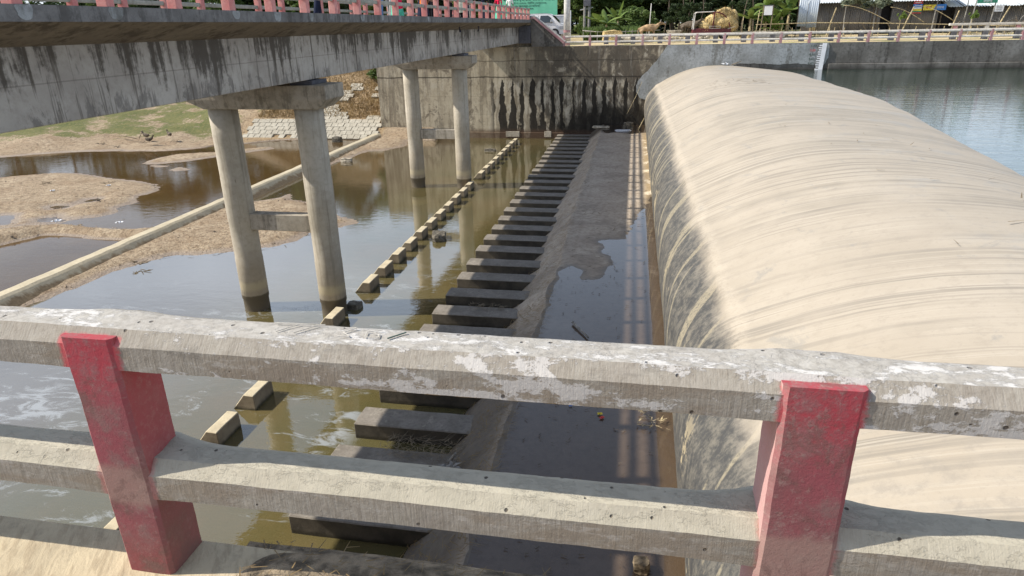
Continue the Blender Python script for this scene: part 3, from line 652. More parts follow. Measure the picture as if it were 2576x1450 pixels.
# gauge board
gb = empty('gauge_board', (11.92, 47.5, 5.2)); tag(gb, 'white toothed water level gauge board painted on the far wall above the reservoir', 'gauge board'); gb.rotation_euler.y = math.radians(2.5)
MB().box(-.13, .13, -.03, .0, -1.6, .98).obj('board', M['white'], gb)
tb = MB()
for k in range(18):
    z0 = .86 - k * .131
    if k % 1 == 0: tb.box(-.34 if k % 2 else -.3, -.13, -.028, 0, z0 - .065, z0)
tb.obj('teeth', M['white'], gb)
def textobj(name, s, size, mat, loc, rot, parent=None, depth=.004, align='CENTER'):
    cu = bpy.data.curves.new(name, 'FONT'); cu.body = s; cu.size = size; cu.extrude = depth; cu.align_x = align
    o = bpy.data.objects.new(name, cu); COL.objects.link(o); bpy.context.view_layer.update()
    dg = bpy.context.evaluated_depsgraph_get(); me = bpy.data.meshes.new_from_object(o.evaluated_get(dg)); me.name = name
    bpy.data.objects.remove(o); o = link(name, me, None, parent)
    me.materials.clear(); me.materials.append(mat)
    o.location = loc; o.rotation_euler = rot; return o
RX = (math.radians(90), 0, 0)
for i, (s, m) in enumerate((('5.20', M['ink']), ('5.00', M['redp']), ('4.80', M['ink']), ('4.60', M['ink']), ('4.40', M['ink']))):
    textobj('number', s, .2, m, (-.66, -.012, .72 - i * .262), RX, gb)

# ------------------------------------------------------------------ chute beams
ORD = 'first second third fourth fifth sixth seventh eighth ninth tenth eleventh twelfth thirteenth fourteenth fifteenth sixteenth seventeenth eighteenth nineteenth twentieth'.split()
ORD += ['twenty-' + w for w in ORD[:9]] + ['thirtieth'] + ['thirty-' + w for w in ORD[:9]]
def beam_me():
    mb = MB(); mb.box(-1.3, 1.3, -.32, .32, -.9, .36); me = mb.me('chute_beam', bevel=.018); return roughen(me, .012, 3, 5)
BY = [16.0 + 1.34 * k for k in range(-9, 24)]
shared = [beam_me() for _ in range(1)]
for i, y in enumerate(BY):
    if y < 3: continue
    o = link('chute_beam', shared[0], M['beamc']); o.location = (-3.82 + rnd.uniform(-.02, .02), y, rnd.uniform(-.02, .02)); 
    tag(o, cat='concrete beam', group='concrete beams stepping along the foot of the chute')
    d = len([q for q in BY if q >= 3 and q < y])
    o['label'] = '%s dark chute beam counted from the foreground railing' % ORD[d]
# baffle blocks
def baffle_me():
    mb = MB(); mb.prism([(-.62, -.6), (-.62, -.12), (-.24, .36), (.0, .36), (.0, -.6)], 'y', -.385, .385)
    return roughen(mb.me('baffle_block', bevel=.014), .01, 3, 3)
bme = baffle_me()
BA = [15.36 + 1.34 * k for k in range(-8, 24)]
miss = (17.05 - .36 + .0, 33.14)
bad = []
kk = 0
for y in BA:
    if abs(y - 16.70) < .3 or abs(y - 32.78) < .3 or y > 45.5: continue
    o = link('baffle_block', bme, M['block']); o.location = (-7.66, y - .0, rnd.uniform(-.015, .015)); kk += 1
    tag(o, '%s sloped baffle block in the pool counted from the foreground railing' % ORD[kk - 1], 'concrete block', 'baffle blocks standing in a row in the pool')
def rock(name, loc, s, mat, label, cat, seed=0, group=None, rz=0):
    bm = bmesh.new(); bmesh.ops.create_cube(bm, size=1); bmesh.ops.subdivide_edges(bm, edges=bm.edges, cuts=3, use_grid_fill=True)
    for v in bm.verts:
        n = mnoise.noise_vector(v.co * 2.3 + Vector((seed * 7.1, 0, 0))); v.co = v.co.lerp(v.co.normalized() * .55, .45) + n * .13
        v.co = Vector((v.co.x * s[0], v.co.y * s[1], v.co.z * s[2]))
    o = link(name, bm2me(name, bm), mat); o.location = loc; o.rotation_euler.z = rz; return tag(o, label, cat, group)
rock('toppled_block', (-7.1, 23.3, .02), (.55, .8, .5), M['wetstone'], 'broken dark concrete block lying in the pool beside the baffle row', 'concrete block', 3, rz=.3)
rock('toppled_block', (-9.0, 42.2, .0), (.75, .5, .3), M['wetstone'], 'small dark block awash between the far piers and the baffle row', 'concrete block', 5)
rock('toppled_block', (-7.75, 16.55, -.0), (.42, .38, .32), M['wetstone'], 'small dark lump sticking out of the pool near the front pier', 'concrete block', 8)
rock('fallen_stone', (-20.9, 45.1, .12), (.7, .5, .5), M['wetstone'], 'dark square stone in the water at the foot of the tiled bank', 'stone', 9)
rock('river_stone', (-17.1, 37.9, .08), (.7, .35, .3), M['stone'], 'pale stone at the water edge on the pool side of the low sill', 'stone', 12)

# end sill
xs_ = -18.35
mb = MB(); n = 60
pr = [(-.45, -.6), (-.42, .28), (-.32, .36), (.02, .36), (.12, .30), (.75, -.25), (.8, -.6)]
mb.prism([(p[0] + xs_, p[1]) for p in pr], 'y', 1.6, 48.0)
me = mb.me('end_sill'); 
bm = bmesh.new(); bm.from_mesh(me)
for k in range(1, 180): bmesh.ops.bisect_plane(bm, geom=bm.verts[:] + bm.edges[:] + bm.faces[:], plane_co=(0, 1.6 + k * .257, 0), plane_no=(0, 1, 0)) if k % 2 == 0 else None
for v in bm.verts: v.co += mnoise.noise_vector(v.co * 1.4) * .03 * (1 if v.co.z > -.5 else 0)
bm.to_mesh(me); bm.free()
b = B('sill_concrete'); x, y, z = b.xyz(); n1 = b.noise(1.2, 5, .65); n2 = b.noise(9, 5, .7)
c = b.mix(b.sm(n1, .3, .7), (.52, .46, .34), (.42, .37, .27)); c = b.mix(b.sm(n2, .45, .7) * .4, c, (.3, .25, .17))
c = b.mix(b.sm(z + (n1 - .5) * .35 + (b.noise((.6, 3, 1), 4, .7) - .5) * .4, .24, .14) * .9, c, b.mix(b.sm(n2, .35, .65), (.20, .14, .08), (.30, .22, .13)))
M['sill'] = b.done(b.bsdf(c, .9, b.bump(n1 + n2 * .6, .6, .03), .2))
o = link('end_sill', me, M['sill']); tag(o, 'low sunlit concrete sill running across the river bed left of the pool', 'sill')

# ------------------------------------------------------------------ revetment tiles
rv = empty('stone_revetment', (-24, 46.2, .1)); tag(rv, 'pale tiled slope protection on the far bank left of the river wall', 'revetment')
mb = MB(); mb.prism([(-.236, -.06), (.236, -.06), (.236, .04), (-.236, .04)], 'y', -.238, .238)
tme = roughen(mb.me('tile', bevel=.012), .008, 4)
ang = math.atan(.5)
cnt = 0
for r_ in range(15):
    for k in range(22):
        x = -28.9 + k * .5 + (.25 if r_ % 2 else 0); d = .18 + r_ * .5
        if x > -18.65: continue
        yb = 46.2
        n = mnoise.noise(Vector((x * .6, r_ * .5, 3)))
        keep = r_ < 5 or (r_ < 9 and abs(x + 21.9 + r_ * .15) < .9 + n) or (r_ < 6 and x > -19.9) or (r_ >= 9 and x > -23.5 and n > .12)
        if r_ == 0 and rnd.random() < .12: continue
        if not keep or cnt >= 290: continue
        o = link('tile', tme, M['pale'], rv); cnt += 1
        y = yb + d * math.cos(ang); z = d * math.sin(ang) + .06 + (.03 if r_ > 8 else 0)
        o.location = (x + 24 + rnd.uniform(-.015, .015), y - 46.2, z - .1 + rnd.uniform(-.008, .012))
        o.rotation_euler = (ang + rnd.uniform(-.015, .015), rnd.uniform(-.015, .015), rnd.uniform(-.03, .03))

# ------------------------------------------------------------------ rubber dam
cs = [(1.12, 1.0), (.97, 1.2), (.90, 1.5), (.85, 1.9), (.84, 2.35), (.92, 2.8), (1.1, 3.15), (1.33, 3.42), (1.7, 3.72), (2.1, 3.97), (2.6, 4.24), (3.09, 4.46), (3.83, 4.70), (4.64, 4.85), (5.57, 4.89), (6.5, 4.84), (7.44, 4.70), (8.26, 4.46), (9.08, 4.05), (9.6, 3.5), (9.9, 2.8), (9.6, 1.9), (9.0, 1.0)]
def cat_rom(P, n):
    out = []
    for i in range(len(P) - 1):
        p0, p1, p2, p3 = [Vector(P[min(max(j, 0), len(P) - 1)]) for j in (i - 1, i, i + 1, i + 2)]
        for k in range(n):
            t = k / n; out.append(.5 * ((2 * p1) + (p2 - p0) * t + (2 * p0 - 5 * p1 + 4 * p2 - p3) * t * t + (3 * p1 - p0 - 3 * p2 + p3) * t ** 3))
    out.append(Vector(P[-1])); return np.array([tuple(v) for v in out])
C = cat_rom(cs, 5); 
arc = np.concatenate([[0], np.cumsum(np.hypot(np.diff(C[:, 0]), np.diff(C[:, 1])))])
yy = np.concatenate([np.linspace(1.5, 46, 300), np.linspace(46.1, 47.585, 16)])
W = np.interp(yy, [0, 5, 14.9, 16.8, 19.8, 24.2, 30.2, 38, 44.9, 46.8, 47.6], [6.9, 7.3, 7.93, 8.22, 8.62, 9.2, 9.85, 10.1, 9.7, 8.6, 8.0])
kx = (W - 5.57) / (8.0 - 5.57)
BX = np.where(C[None, :, 0] > 5.57, 5.57 + (C[None, :, 0] - 5.57) * kx[:, None], C[None, :, 0]); BZ = np.repeat(C[None, :, 1], len(yy), 0)
BYY = np.repeat(yy[:, None], len(C), 1); A = np.repeat(arc[None], len(yy), 0)
seamb = np.exp(-((A - 2.95) / .16) ** 2) * .03 * (1 + fbm(A, BYY, .9, 31) * 1.5)
BZ = BZ + seamb * .6 * (1 + fbm(A, BYY, 2.0, 4) * 1.6); BX = BX - seamb * .8
rip = fbm(A * .25, (BYY + A * .22) * 1.3, 1.0, 11) * .007 * smooth01((A - 3) / 2) + fbm(A, BYY, .25, 12) * .08 * smooth01((A - 3) / 2)
rip += fbm(A * .4 + 3, BYY * 1.1 - A * .5, 1.0, 13) * .07 * (A < 2.9)
BZ = np.where(BZ > 1.3, BZ + rip, BZ); BX = BX + np.where(A < 2.9, fbm(A * .5, BYY - A * .4, 1.1, 14) * .07 * smooth01(A / .6), 0)
dam = tag(link('rubber_dam', grid_mesh('rubber_dam', BX, BYY, BZ, uv=(A, BYY)), M['bag']), 'huge inflated rubber dam bag caked with beige silt', 'rubber dam')

# ------------------------------------------------------------------ bridge
br = empty('footbridge', (-9.4, 24, 0)); tag(br, 'stained concrete bridge with pink and grey railings on round twin columns', 'bridge')
BO = Vector((-9.4, 24, 0))
def bobj(mb, name, mat, parent=br, **kw):
    mb.v = [(v[0] + 9.4, v[1] - 24, v[2]) for v in mb.v]; return mb.obj(name, mat, parent, **kw)
Y0b, Y1b = .6, 47.9
bobj(MB().prism([(-7.06, 7.74), (-7.06, 7.93), (-7.22, 7.93), (-7.22, 7.86), (-11.5, 7.86), (-11.5, 7.96), (-11.74, 7.96), (-11.74, 7.74), (-10.95, 7.50), (-7.95, 7.45), (-7.92, 7.45)], 'y', Y0b, Y1b), 'deck', M['soffit'])
bobj(MB().box(-7.058, -7.03, Y0b, Y1b, 7.745, 7.935), 'fascia', M['fascia'])
piersY = [.25, 16.2, 31.9, 48.0]
for s in range(3):
    a = piersY[s] + .03 + (.35 if s == 0 else 0); c_ = piersY[s + 1] - .03 - (.1 if s == 2 else 0)
    mb = MB(); mb.prism([(-7.9, 6.44), (-7.9, 7.50), (-8.3, 7.50), (-8.3, 6.44)], 'y', a, c_); bobj(mb, 'girder', M['girder'], bevel=.01)
    mb = MB(); mb.prism([(-10.5, 6.44), (-10.5, 7.50), (-10.9, 7.50), (-10.9, 6.44)], 'y', a, c_); bobj(mb, 'girder', M['girder'], bevel=.01)
    for t in (0.5,):
        yq = a + (c_ - a) * t; bobj(MB().box(-10.49, -8.31, yq - .12, yq + .12, 6.8, 7.47), 'diaphragm', M['cap'])
for pi, Y in enumerate((16.2, 31.9)):
    # cap with chamfered underside
    w = .55
    mb = MB()
    xa, xb = -11.35, -7.42
    vs = [(xa, -w, 5.98), (xb, -w, 5.98), (xb, w, 5.98), (xa, w, 5.98), (xa, -w, 6.32), (xb, -w, 6.32), (xb, w, 6.32), (xa, w, 6.32), (xa + .5, -w + .06, 5.74), (xb - .28, -w + .06, 5.74), (xb - .28, w - .06, 5.74), (xa + .5, w - .06, 5.74)]
    mb.v = [(v[0], Y + v[1], v[2]) for v in vs]
    mb.f = [(4, 5, 6, 7), (0, 1, 5, 4), (1, 2, 6, 5), (2, 3, 7, 6), (3, 0, 4, 7), (8, 9, 1, 0), (9, 10, 2, 1), (10, 11, 3, 2), (11, 8, 0, 3), (11, 10, 9, 8)]
    bobj(mb, 'pier_cap', M['cap'], bevel=.015)
    for gx_ in (-8.1, -10.7):
        bobj(MB().box(gx_ - .3, gx_ + .3, Y - .42, Y + .42, 6.322, 6.42), 'bearing_plinth', M['darkpost'], bevel=.01)
    for cx in (-10.62, -8.19):
        mb = MB(); zs = [-.7, 0, .35, .37, 1.6, 1.62, 2.65, 2.67, 3.9, 3.92, 5.0, 5.76]; rr = [.355, .355, .355, .375, .375, .368, .368, .375, .375, .37, .37, .37]
        mb.tube([(cx, Y, z) for z in zs], rr, 32); o = bobj(mb, 'column', M['column']); o.data.polygons.foreach_set('use_smooth', [True] * len(o.data.polygons))
    bobj(MB().box(-10.3, -8.5, Y - .17, Y + .17, 2.44, 2.9), 'strut', M['cap'], bevel=.015)
# bridge railings
postm = roughen(MB().box(-.085, .085, -.075, .075, 0, .735).me('rail_post', bevel=.012), .006, 5)
for side, X in ((0, -7.15), (1, -11.6)):
    rl = empty('railing', (X + 9.4, 0, 0)); rl.parent = br; rl['label'] = ('camera-side' if side == 0 else 'far-side') + ' pink and grey concrete bridge railing'
    y = 1.25; k = 0
    while y < 47.7:
        o = link('rail_post', postm, M['pink'], rl); o.location = (0, y - 24, 7.88); y += 1.48; k += 1
    for z0 in (8.215, 8.53):
        L = MB(); L.prism([(-.03, z0), (.03, z0), (.037, z0 + .02), (.037, z0 + .08), (.025, z0 + .1), (-.025, z0 + .1), (-.037, z0 + .08), (-.037, z0 + .02)], 'y', 1.0 - 24, 47.85 - 24)
        L.obj('handrail', M['greyrail'], rl)
    if side == 0:
        sp = MB()
# splashed paint below posts on the fascia
def splat(name, y, w, h, mat, seed):
    pts = []
    for k in range(22):
        a = 2 * math.pi * k / 22; r = 1 + .18 * mnoise.noise(Vector((math.cos(a) * 2, math.sin(a) * 2, seed)))
        py = math.cos(a) * w * r; pz = math.sin(a) * h * r
        pts.append((y - 24 + py + .02 * pz, min(7.93, 7.88 + pz * (1 if pz > 0 else 1.0))))
    MB().prism(pts, 'x', -7.03 + 9.4, -7.025 + 9.4).obj(name, mat, br)
for k, y in enumerate([1.25 + 1.48 * i for i in range(3, 16)]):
    if k % 4 != 3: splat('mortar_smear', y + .02, .1 + .02 * (k % 3), .13 - .01 * (k % 5), M['plaster'], k)
for i, (y, s) in enumerate(((29.6, .28), (33.4, .3))):
    bm = bmesh.new(); bmesh.ops.create_grid(bm, x_segments=6, y_segments=8, size=.5)
    for v in bm.verts:
        n = mnoise.noise_vector(v.co * 3 + Vector((i * 9, 0, 0))); t = .5 - v.co.y; v.co = Vector((v.co.x * .12 * (1 - .6 * t + .2 * n.x) + n.y * .04, n.z * .07 + t * .05 * (1 if i else -1), v.co.y * s))
    o = link('rag', bm2me('rag', bm), M['rag']); o.location = (-7.5, y, 7.5); o.rotation_euler.z = 1.5; 
    md = o.modifiers.new('t', 'SOLIDIFY'); md.thickness = .01
    tag(o, ('dark rag hanging from the bridge underside, the nearer one' if i == 0 else 'dark rag hanging from the bridge underside, the farther one'), 'rag')

# ------------------------------------------------------------------ foreground railing
fr_ = empty('foreground_railing', (-.47, 1.39, 6.08)); tag(fr_, 'chunky weathered concrete railing with red posts across the foreground', 'railing')
FO = Vector((-.47, 1.39, 6.08))
def rail_me(name, zt, zb, yb, seed, flare):
    yf = 1.3145
    prof = [(yf, zb + .006), (yf - .001, zb + (zt - zb) * .35), (yf, zt - .05), (yf, zt - .036), (yf + .011, zt - .024), (yf + .022, zt - .012), (yf + .033, zt), (yf + .07, zt), (yf + .10, zt), (yb - .03, zt - .003), (yb - .008, zt - .012), (yb, zt - .035), (yb, zt - .075), (yb - .004, zb + .01), (yb - .012, zb), (yf + .08, zb - .002), (yf + .01, zb)]
    nx = 520; xs = np.linspace(-4.6, 3.9, nx); vs = []; fs = []
    for i, x in enumerate(xs):
        dp = min(abs(x - p) for p in POSTX); f = max(0, 1 - max(0, dp - .07) / .2) ** 2 * flare
        for (y, z) in prof:
            back = smooth01((y - yf - .06) / .1); up = smooth01((z - zt + .06) / .06)
            v = Vector((x, y + back * f * .035, z + up * f * .018 * back - (1 - up) * f * .006))
            n = mnoise.noise_vector(Vector((x * 1.3, y * 4, z * 4 + seed))) * .004 + mnoise.noise_vector(Vector((x * 7, y * 14, z * 14 + seed))) * .0016 + mnoise.noise_vector(Vector((x * 30, y * 50, z * 50 + seed))) * .0013
            n.x = 0
            if y > yf + .005: pass
            else: n.y *= .5
            vs.append(tuple(v + n - FO))
    m = len(prof)
    for i in range(nx - 1):
        for k in range(m):
            a = i * m + k; b_ = i * m + (k + 1) % m; fs.append((a, a + m, b_ + m, b_))
    me = mesh(name, vs, fs, True); bm = bmesh.new(); bm.from_mesh(me); bmesh.ops.recalc_face_normals(bm, faces=bm.faces)
    for e in bm.edges:
        a, c_ = e.verts[0].index % m, e.verts[1].index % m
        if a == c_ and a in (0, 3, 6, 11, 16): e.smooth = False
    bm.to_mesh(me); bm.free()
    return me
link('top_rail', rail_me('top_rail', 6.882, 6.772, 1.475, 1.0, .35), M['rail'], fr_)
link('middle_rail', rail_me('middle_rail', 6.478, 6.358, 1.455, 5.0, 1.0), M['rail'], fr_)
for i, pxx in enumerate(POSTX):
    w = .078 if i != 2 else .086
    nzz = 60; vs = []; fs = []
    prof = [(-w, 0), (-w + .012, -.010), (-w * .4, -.011), (w * .4, -.011), (w - .012, -.010), (w, 0), (w + .001, .05), (w, .13), (w - .012, .142), (-w + .012, .142), (-w, .13), (-w - .001, .05)]
    for j in range(nzz):
        z = 6.0 + (6.868 - 6.0) * j / (nzz - 1)
        for (x, y) in prof:
            v = Vector((pxx + x, 1.3185 + y, z)); n = mnoise.noise_vector(v * 6 + Vector((i * 3, 0, 0))) * .003 + mnoise.noise_vector(v * 40) * .0012; n.y *= .4
            vs.append(tuple(v + n - FO))
    m = len(prof)
    for j in range(nzz - 1):
        for k in range(m):
            a = j * m + k; b_ = j * m + (k + 1) % m; fs.append((a, b_, b_ + m, a + m))
    fs.append(tuple((nzz - 1) * m + k for k in range(m)))
    pm_ = mesh('post', vs, fs, True); bm = bmesh.new(); bm.from_mesh(pm_); bmesh.ops.recalc_face_normals(bm, faces=bm.faces)
    for e in bm.edges:
        a, c_ = e.verts[0].index % m, e.verts[1].index % m
        if (a == c_ and a in (0, 1, 4, 5, 7, 10)) or (e.verts[0].index >= (nzz - 1) * m and e.verts[1].index >= (nzz - 1) * m): e.smooth = False
    bm.to_mesh(pm_); bm.free()
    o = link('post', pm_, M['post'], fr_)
# scratched marks on the top rail
def stroke(name, pts, w, mat, parent, off):
    mb = MB()
    for a, c_ in zip(pts[:-1], pts[1:]):
        a = Vector(a); c_ = Vector(c_); d = (c_ - a).normalized(); n = Vector((-d.y, d.x)) * w
        z0 = 6.884; mb.prism([(a.x + n.x, a.y + n.y), (a.x - n.x, a.y - n.y), (c_.x - n.x, c_.y - n.y), (c_.x + n.x, c_.y + n.y)], 'z', z0, z0 + .0016)
    mb.v = [(v[0] - FO.x, v[1] - FO.y, v[2] - FO.z) for v in mb.v]; return mb.obj(name, mat, parent)
ox = -.70; oy = 1.385
for pts in ([(ox, oy + .045), (ox + .03, oy + .05), (ox + .005, oy + .02), (ox + .03, oy), (ox, oy - .005)], [(ox + .10, oy + .045), (ox + .065, oy + .03), (ox + .07, oy), (ox + .105, oy + .002), (ox + .10, oy + .022), (ox + .085, oy + .022)], [(ox - .13, oy + .05), (ox - .17, oy)], [(ox - .08, oy + .05), (ox - .12, oy)], [(ox - .2, oy + .05), (ox - .06, oy + .055)]):
    stroke('scratched_mark', pts, .0013, M['whiterail'], fr_, 0)
stroke('scratched_mark', [(ox + .165, oy + .04), (ox + .13, oy)], .0022, M['ink'], fr_, 0)

# far-bank railing of the same make
fr2 = empty('far_railing', (9, 47.8, 6.2)); tag(fr2, 'long white and faded pink concrete railing on top of the far river wall', 'railing')
pm = roughen(MB().box(-.085, .085, -.08, .08, -.02, .66).me('post', bevel=.012), .006, 5)
x = -4.78
while x < 40:
    o = link('post', pm, M['pinkfar'], fr2); o.location = (x - 9, -.08, 0); x += 1.757
for z0 in (.2, .545):
    L = MB(); L.prism([(-.1 + .02, z0), (.05, z0), (.06, z0 + .09), (.04, z0 + .12), (-.06, z0 + .12), (-.1, z0 + .08), (-.1, z0 + .02)], 'x', -4.7 - 9, 40 - 9); L.v = [(v[0], v[1] - .06, v[2]) for v in L.v]; L.obj('handrail', M['whiterail'], fr2)
# second roadside guard rail
fr3 = empty('roadside_railing', (12, 52, 6.2)); tag(fr3, 'low white rail on dark square posts along the far road behind the wall railing', 'railing')
x = -2.1
while x < 30:
    o = MB().box(-.17, .17, -.12, .12, -.05, .52).obj('post', M['darkpost'], fr3, bevel=.01) if x == -2.1 else o.copy()
    if x != -2.1: COL.objects.link(o); o.parent = fr3
    o.location = (x - 12, 0, 0); x += 1.94
L = MB(); L.box(-14.3, 18, -.13, .11, .522, .64); L.obj('handrail', M['whiterail'], fr3, bevel=.015)
fr4 = empty('parapet_rail', (25, 54.5, 6.2)); tag(fr4, 'short thick pinkish white double rail at the right end of the far bank', 'railing')
for k in range(5):
    MB().box(-2.9 + k * 2, -2.65 + k * 2, -.1, .1, -.1, .95).obj('post', M['whiterail'] if k % 2 else M['pinkfar'], fr4, bevel=.01)
for z0 in (.40, .80): MB().box(-3.2, 7, -.12, .12, z0, z0 + .16).obj('handrail', M['whiterail'], fr4, bevel=.02)

# ================================================================== far bank
GZ = 6.2
def gz(y): return 6.12 + min(max((y - 50) / 20, 0), 1) * .45
# ---- trees
def crown_me(name, seed, n=2600, rad=(2.6, 2.6, 2.4), leaf=.17, clumps=26, hollow=.45):
    r = random.Random(seed); vs = []; fs = []
    cl = []
    for i in range(clumps):
        while True:
            p = Vector((r.uniform(-1, 1), r.uniform(-1, 1), r.uniform(-1, 1)))
            if hollow < p.length < 1: break
        cl.append((Vector((p.x * rad[0], p.y * rad[1], p.z * rad[2])), r.uniform(.35, .8) * rad[0] * .42))
    for i in range(n):
        c, s = cl[r.randrange(clumps)]
        d = Vector((r.gauss(0, 1), r.gauss(0, 1), r.gauss(0, .75))); d = d.normalized() * s * r.random() ** .4
        p = c + d; a = Vector((r.uniform(-1, 1), r.uniform(-1, 1), r.uniform(-.6, .4))).normalized(); b_ = a.cross(Vector((r.uniform(-1, 1), r.uniform(-1, 1), r.uniform(-1, 1)))).normalized()
        l = leaf * r.uniform(.6, 1.5); w = l * .42; k = len(vs)
        vs += [p - a * l, p + b_ * w - a * l * .1, p + a * l, p - b_ * w - a * l * .1]; fs.append((k, k + 1, k + 2, k + 3))
    return mesh(name, vs, fs)
def trunk_me(name, seed, h, r0, spread=1.2, br_n=6):
    r = random.Random(seed); mb = MB(); pts = [Vector((0, 0, -.3))]; x = y = 0
    for i in range(1, 7):
        x += r.uniform(-.12, .12); y += r.uniform(-.12, .12); pts.append(Vector((x, y, h * i / 6)))
    mb.tube(pts, [r0 * (1 - .11 * i) for i in range(7)], 7)
    for i in range(br_n):
        t = r.randrange(3, 7) if h > 2 else r.randrange(2, 6); p = pts[t]; a = r.uniform(0, 6.28); L = spread * r.uniform(.6, 1.2)
        q = p + Vector((math.cos(a) * L, math.sin(a) * L, L * r.uniform(.5, 1.0))); m_ = (p + q) / 2 + Vector((0, 0, -.1 * L))
        mb.tube([p, m_, q], [r0 * .42, r0 * .3, r0 * .1], 5)
    return mb.me(name, smooth=True)
CR = [crown_me('crown', 10 + i, n=9500, rad=(2.7, 2.7, 3.9), leaf=.21, clumps=48, hollow=.15) for i in range(3)]
TR = [trunk_me('trunk', 20 + i, 5.2, .17, 1.6, 7) for i in range(3)]
CLO = crown_me('crown', 77, n=3200, rad=(1.7, 1.5, 1.5), leaf=.14, clumps=22, hollow=.1)
tn = 0
def tree(x, y, s, kind, var, label, group, hz=1.0):
    t = empty('tree', (x, y, gz(y)), rnd.uniform(0, 6.28)); t.scale = (s, s, s * hz * .66)
    tag(t, label, 'tree', group)
    o = link('trunk', TR[var], M['bark'], t)
    me = CR[var]; c = bpy.data.objects.new('crown', me); COL.objects.link(c); c.parent = t; c.location = (0, 0, 5.6)
    if not me.materials: me.materials.append(M['leafd'])
    c.material_slots[0].link = 'OBJECT'; c.material_slots[0].material = M[kind]
    return t
GRP = 'trees standing beyond the far river bank'
row = []
for i in range(12): row.append((-5.5 + i * 1.75 + rnd.uniform(-.5, .5), rnd.uniform(66, 72), rnd.uniform(.8, 1.0), 'leaf' if i < 4 else 'leafd'))
for i in range(8): row.append((-9 + i * 3.2, rnd.uniform(76, 82), 1.1, 'leafd'))
for i in range(20): row.append((-78 + i * 3.3 + rnd.uniform(-1, 1), rnd.uniform(64, 74), rnd.uniform(.8, 1.05), 'leaf' if i % 3 else 'leafd'))
for i in range(5): row.append((-36 + i * 6.2, rnd.uniform(78, 86), 1.15, 'leafd'))
for i in range(3): row.append((32 + i * 7, rnd.uniform(72, 78), rnd.uniform(.35, .5), 'leaf'))
cnt_ = {}
row.sort()
for i, (x, y, s, m_) in enumerate(row):
    where = 'behind the cow and hay cart' if 0 <= x < 12 else ('behind the parked van' if -12 < x < 0 else ('behind the tin sheds' if x > 12 else 'beyond the bridge railing'))
    cnt_[(m_, where)] = cnt_.get((m_, where), 0) + 1
    t = tree(x, y, s, m_, i % 3, ORD[cnt_[(m_, where)] - 1] + (' tall dark' if m_ == 'leafd' else ' tall bright green') + ' leafy tree from the left ' + where, GRP)
# low branches hanging between the trunks (same trees, lower foliage) as bushes
for i in range(13):
    x = -4.5 + i * 1.3 + rnd.uniform(-.3, .3); y = rnd.uniform(61.5, 64.5)
    if 1.0 < x < 1.9: continue
    t = empty('bush', (x, y, gz(y)), rnd.uniform(0, 6.28)); s = rnd.uniform(.65, 1.0) * (1.0 if x < 3 else .75); t.scale = (s, s, s)
    tag(t, (ORD[i] + ' bush from the left, bright green, growing behind the low stick fence' if x < 2.5 else ORD[i] + ' bush from the left, dark, in the shade behind the hay cart'), 'bush', 'bushes under the far trees')
    c = bpy.data.objects.new('foliage', CLO); COL.objects.link(c); c.parent = t; c.location = (0, 0, 1.3 if x < 2.5 else 3.1)
    if not CLO.materials: CLO.materials.append(M['leaf'])
    c.material_slots[0].link = 'OBJECT'; c.material_slots[0].material = M['leaf' if x < 2.5 else 'leafd']
    MB().tube([(0, 0, -.1), (.05, .02, .8), (.0, 0, 2.6)], [.06, .05, .02], 6).obj('stem', M['bark'], t)
r = random.Random(33); vs = []; fs = []
for i in range(30000):
    x = r.uniform(-120, 90); y = r.uniform(84, 92) + (4 if x > 20 else 0); top = 11.3 if x < 14 else 9.0; top += 2.2 * mnoise.noise(Vector((x * .15, 0, 0))); z = r.uniform(6.2, top)
    a = Vector((r.uniform(-1, 1), r.uniform(-1, 1), r.uniform(-.7, .7))).normalized(); b_ = a.cross(Vector((r.uniform(-1, 1), r.uniform(-1, 1), 1))).normalized(); l = r.uniform(.35, .75); p = Vector((x, y, z)); k = len(vs)
    vs += [p - a * l, p + b_ * l * .5, p + a * l, p - b_ * l * .5]; fs.append((k, k + 1, k + 2, k + 3))
tag(link('far_wood', mesh('far_wood', vs, fs), M['leafd']), 'dark wood closing the view far behind the river bank', 'wood', kind='stuff')
# slim bare trunks in the shade
tk = trunk_me('thin_trunk', 5, 4.5, .06, .6, 3)
for i in range(16):
    x = 2.6 + i * .46 + rnd.uniform(-.2, .2); y = rnd.uniform(60.5, 66)
    o = link('thin_trunk', tk, M['bark']); o.location = (x, y, gz(y)); o.rotation_euler = (rnd.uniform(-.05, .05), rnd.uniform(-.08, .08), rnd.uniform(0, 6))
    tag(o, ORD[i] + ' slim dark bare trunk from the left behind the cow and hay cart', 'tree trunk', 'slim bare trunks under the far trees')

# grass strip of the far field is the ground sheet; tall weeds behind the stick fence
def grass_me(name, x0, x1, y0, y1, n, h, seed=1, zf=None):
    r = random.Random(seed); vs = []; fs = []
    for i in range(n):
        x = r.uniform(x0, x1); y = r.uniform(y0, y1); z = zf(x, y) if zf else gz(y); hh = h * r.uniform(.4, 1.2); a = r.uniform(0, 3.14); w = .02 + h * .015; l = Vector((r.uniform(-.4, .4), r.uniform(-.4, .4), 0)) * hh
        k = len(vs); dx_, dy_ = math.cos(a) * w, math.sin(a) * w
        vs += [(x - dx_, y - dy_, z - .03), (x + dx_, y + dy_, z - .03), (x + l.x * .4 + dx_ * .7, y + l.y * .4 + dy_ * .7, z + hh * .6), (x + l.x, y + l.y, z + hh)]
        fs += [(k, k + 1, k + 2), (k, k + 2, k + 3)]
    return mesh(name, vs, fs)
tag(link('weeds', grass_me('weeds', -4.2, .4, 58, 60.5, 5200, .95, 3), M['leaf']), 'tall green weeds behind the stick fence on the far bank', 'weeds', kind='stuff')
def slope_z(x, y): return max(.2, .5 * (y - 46.2))
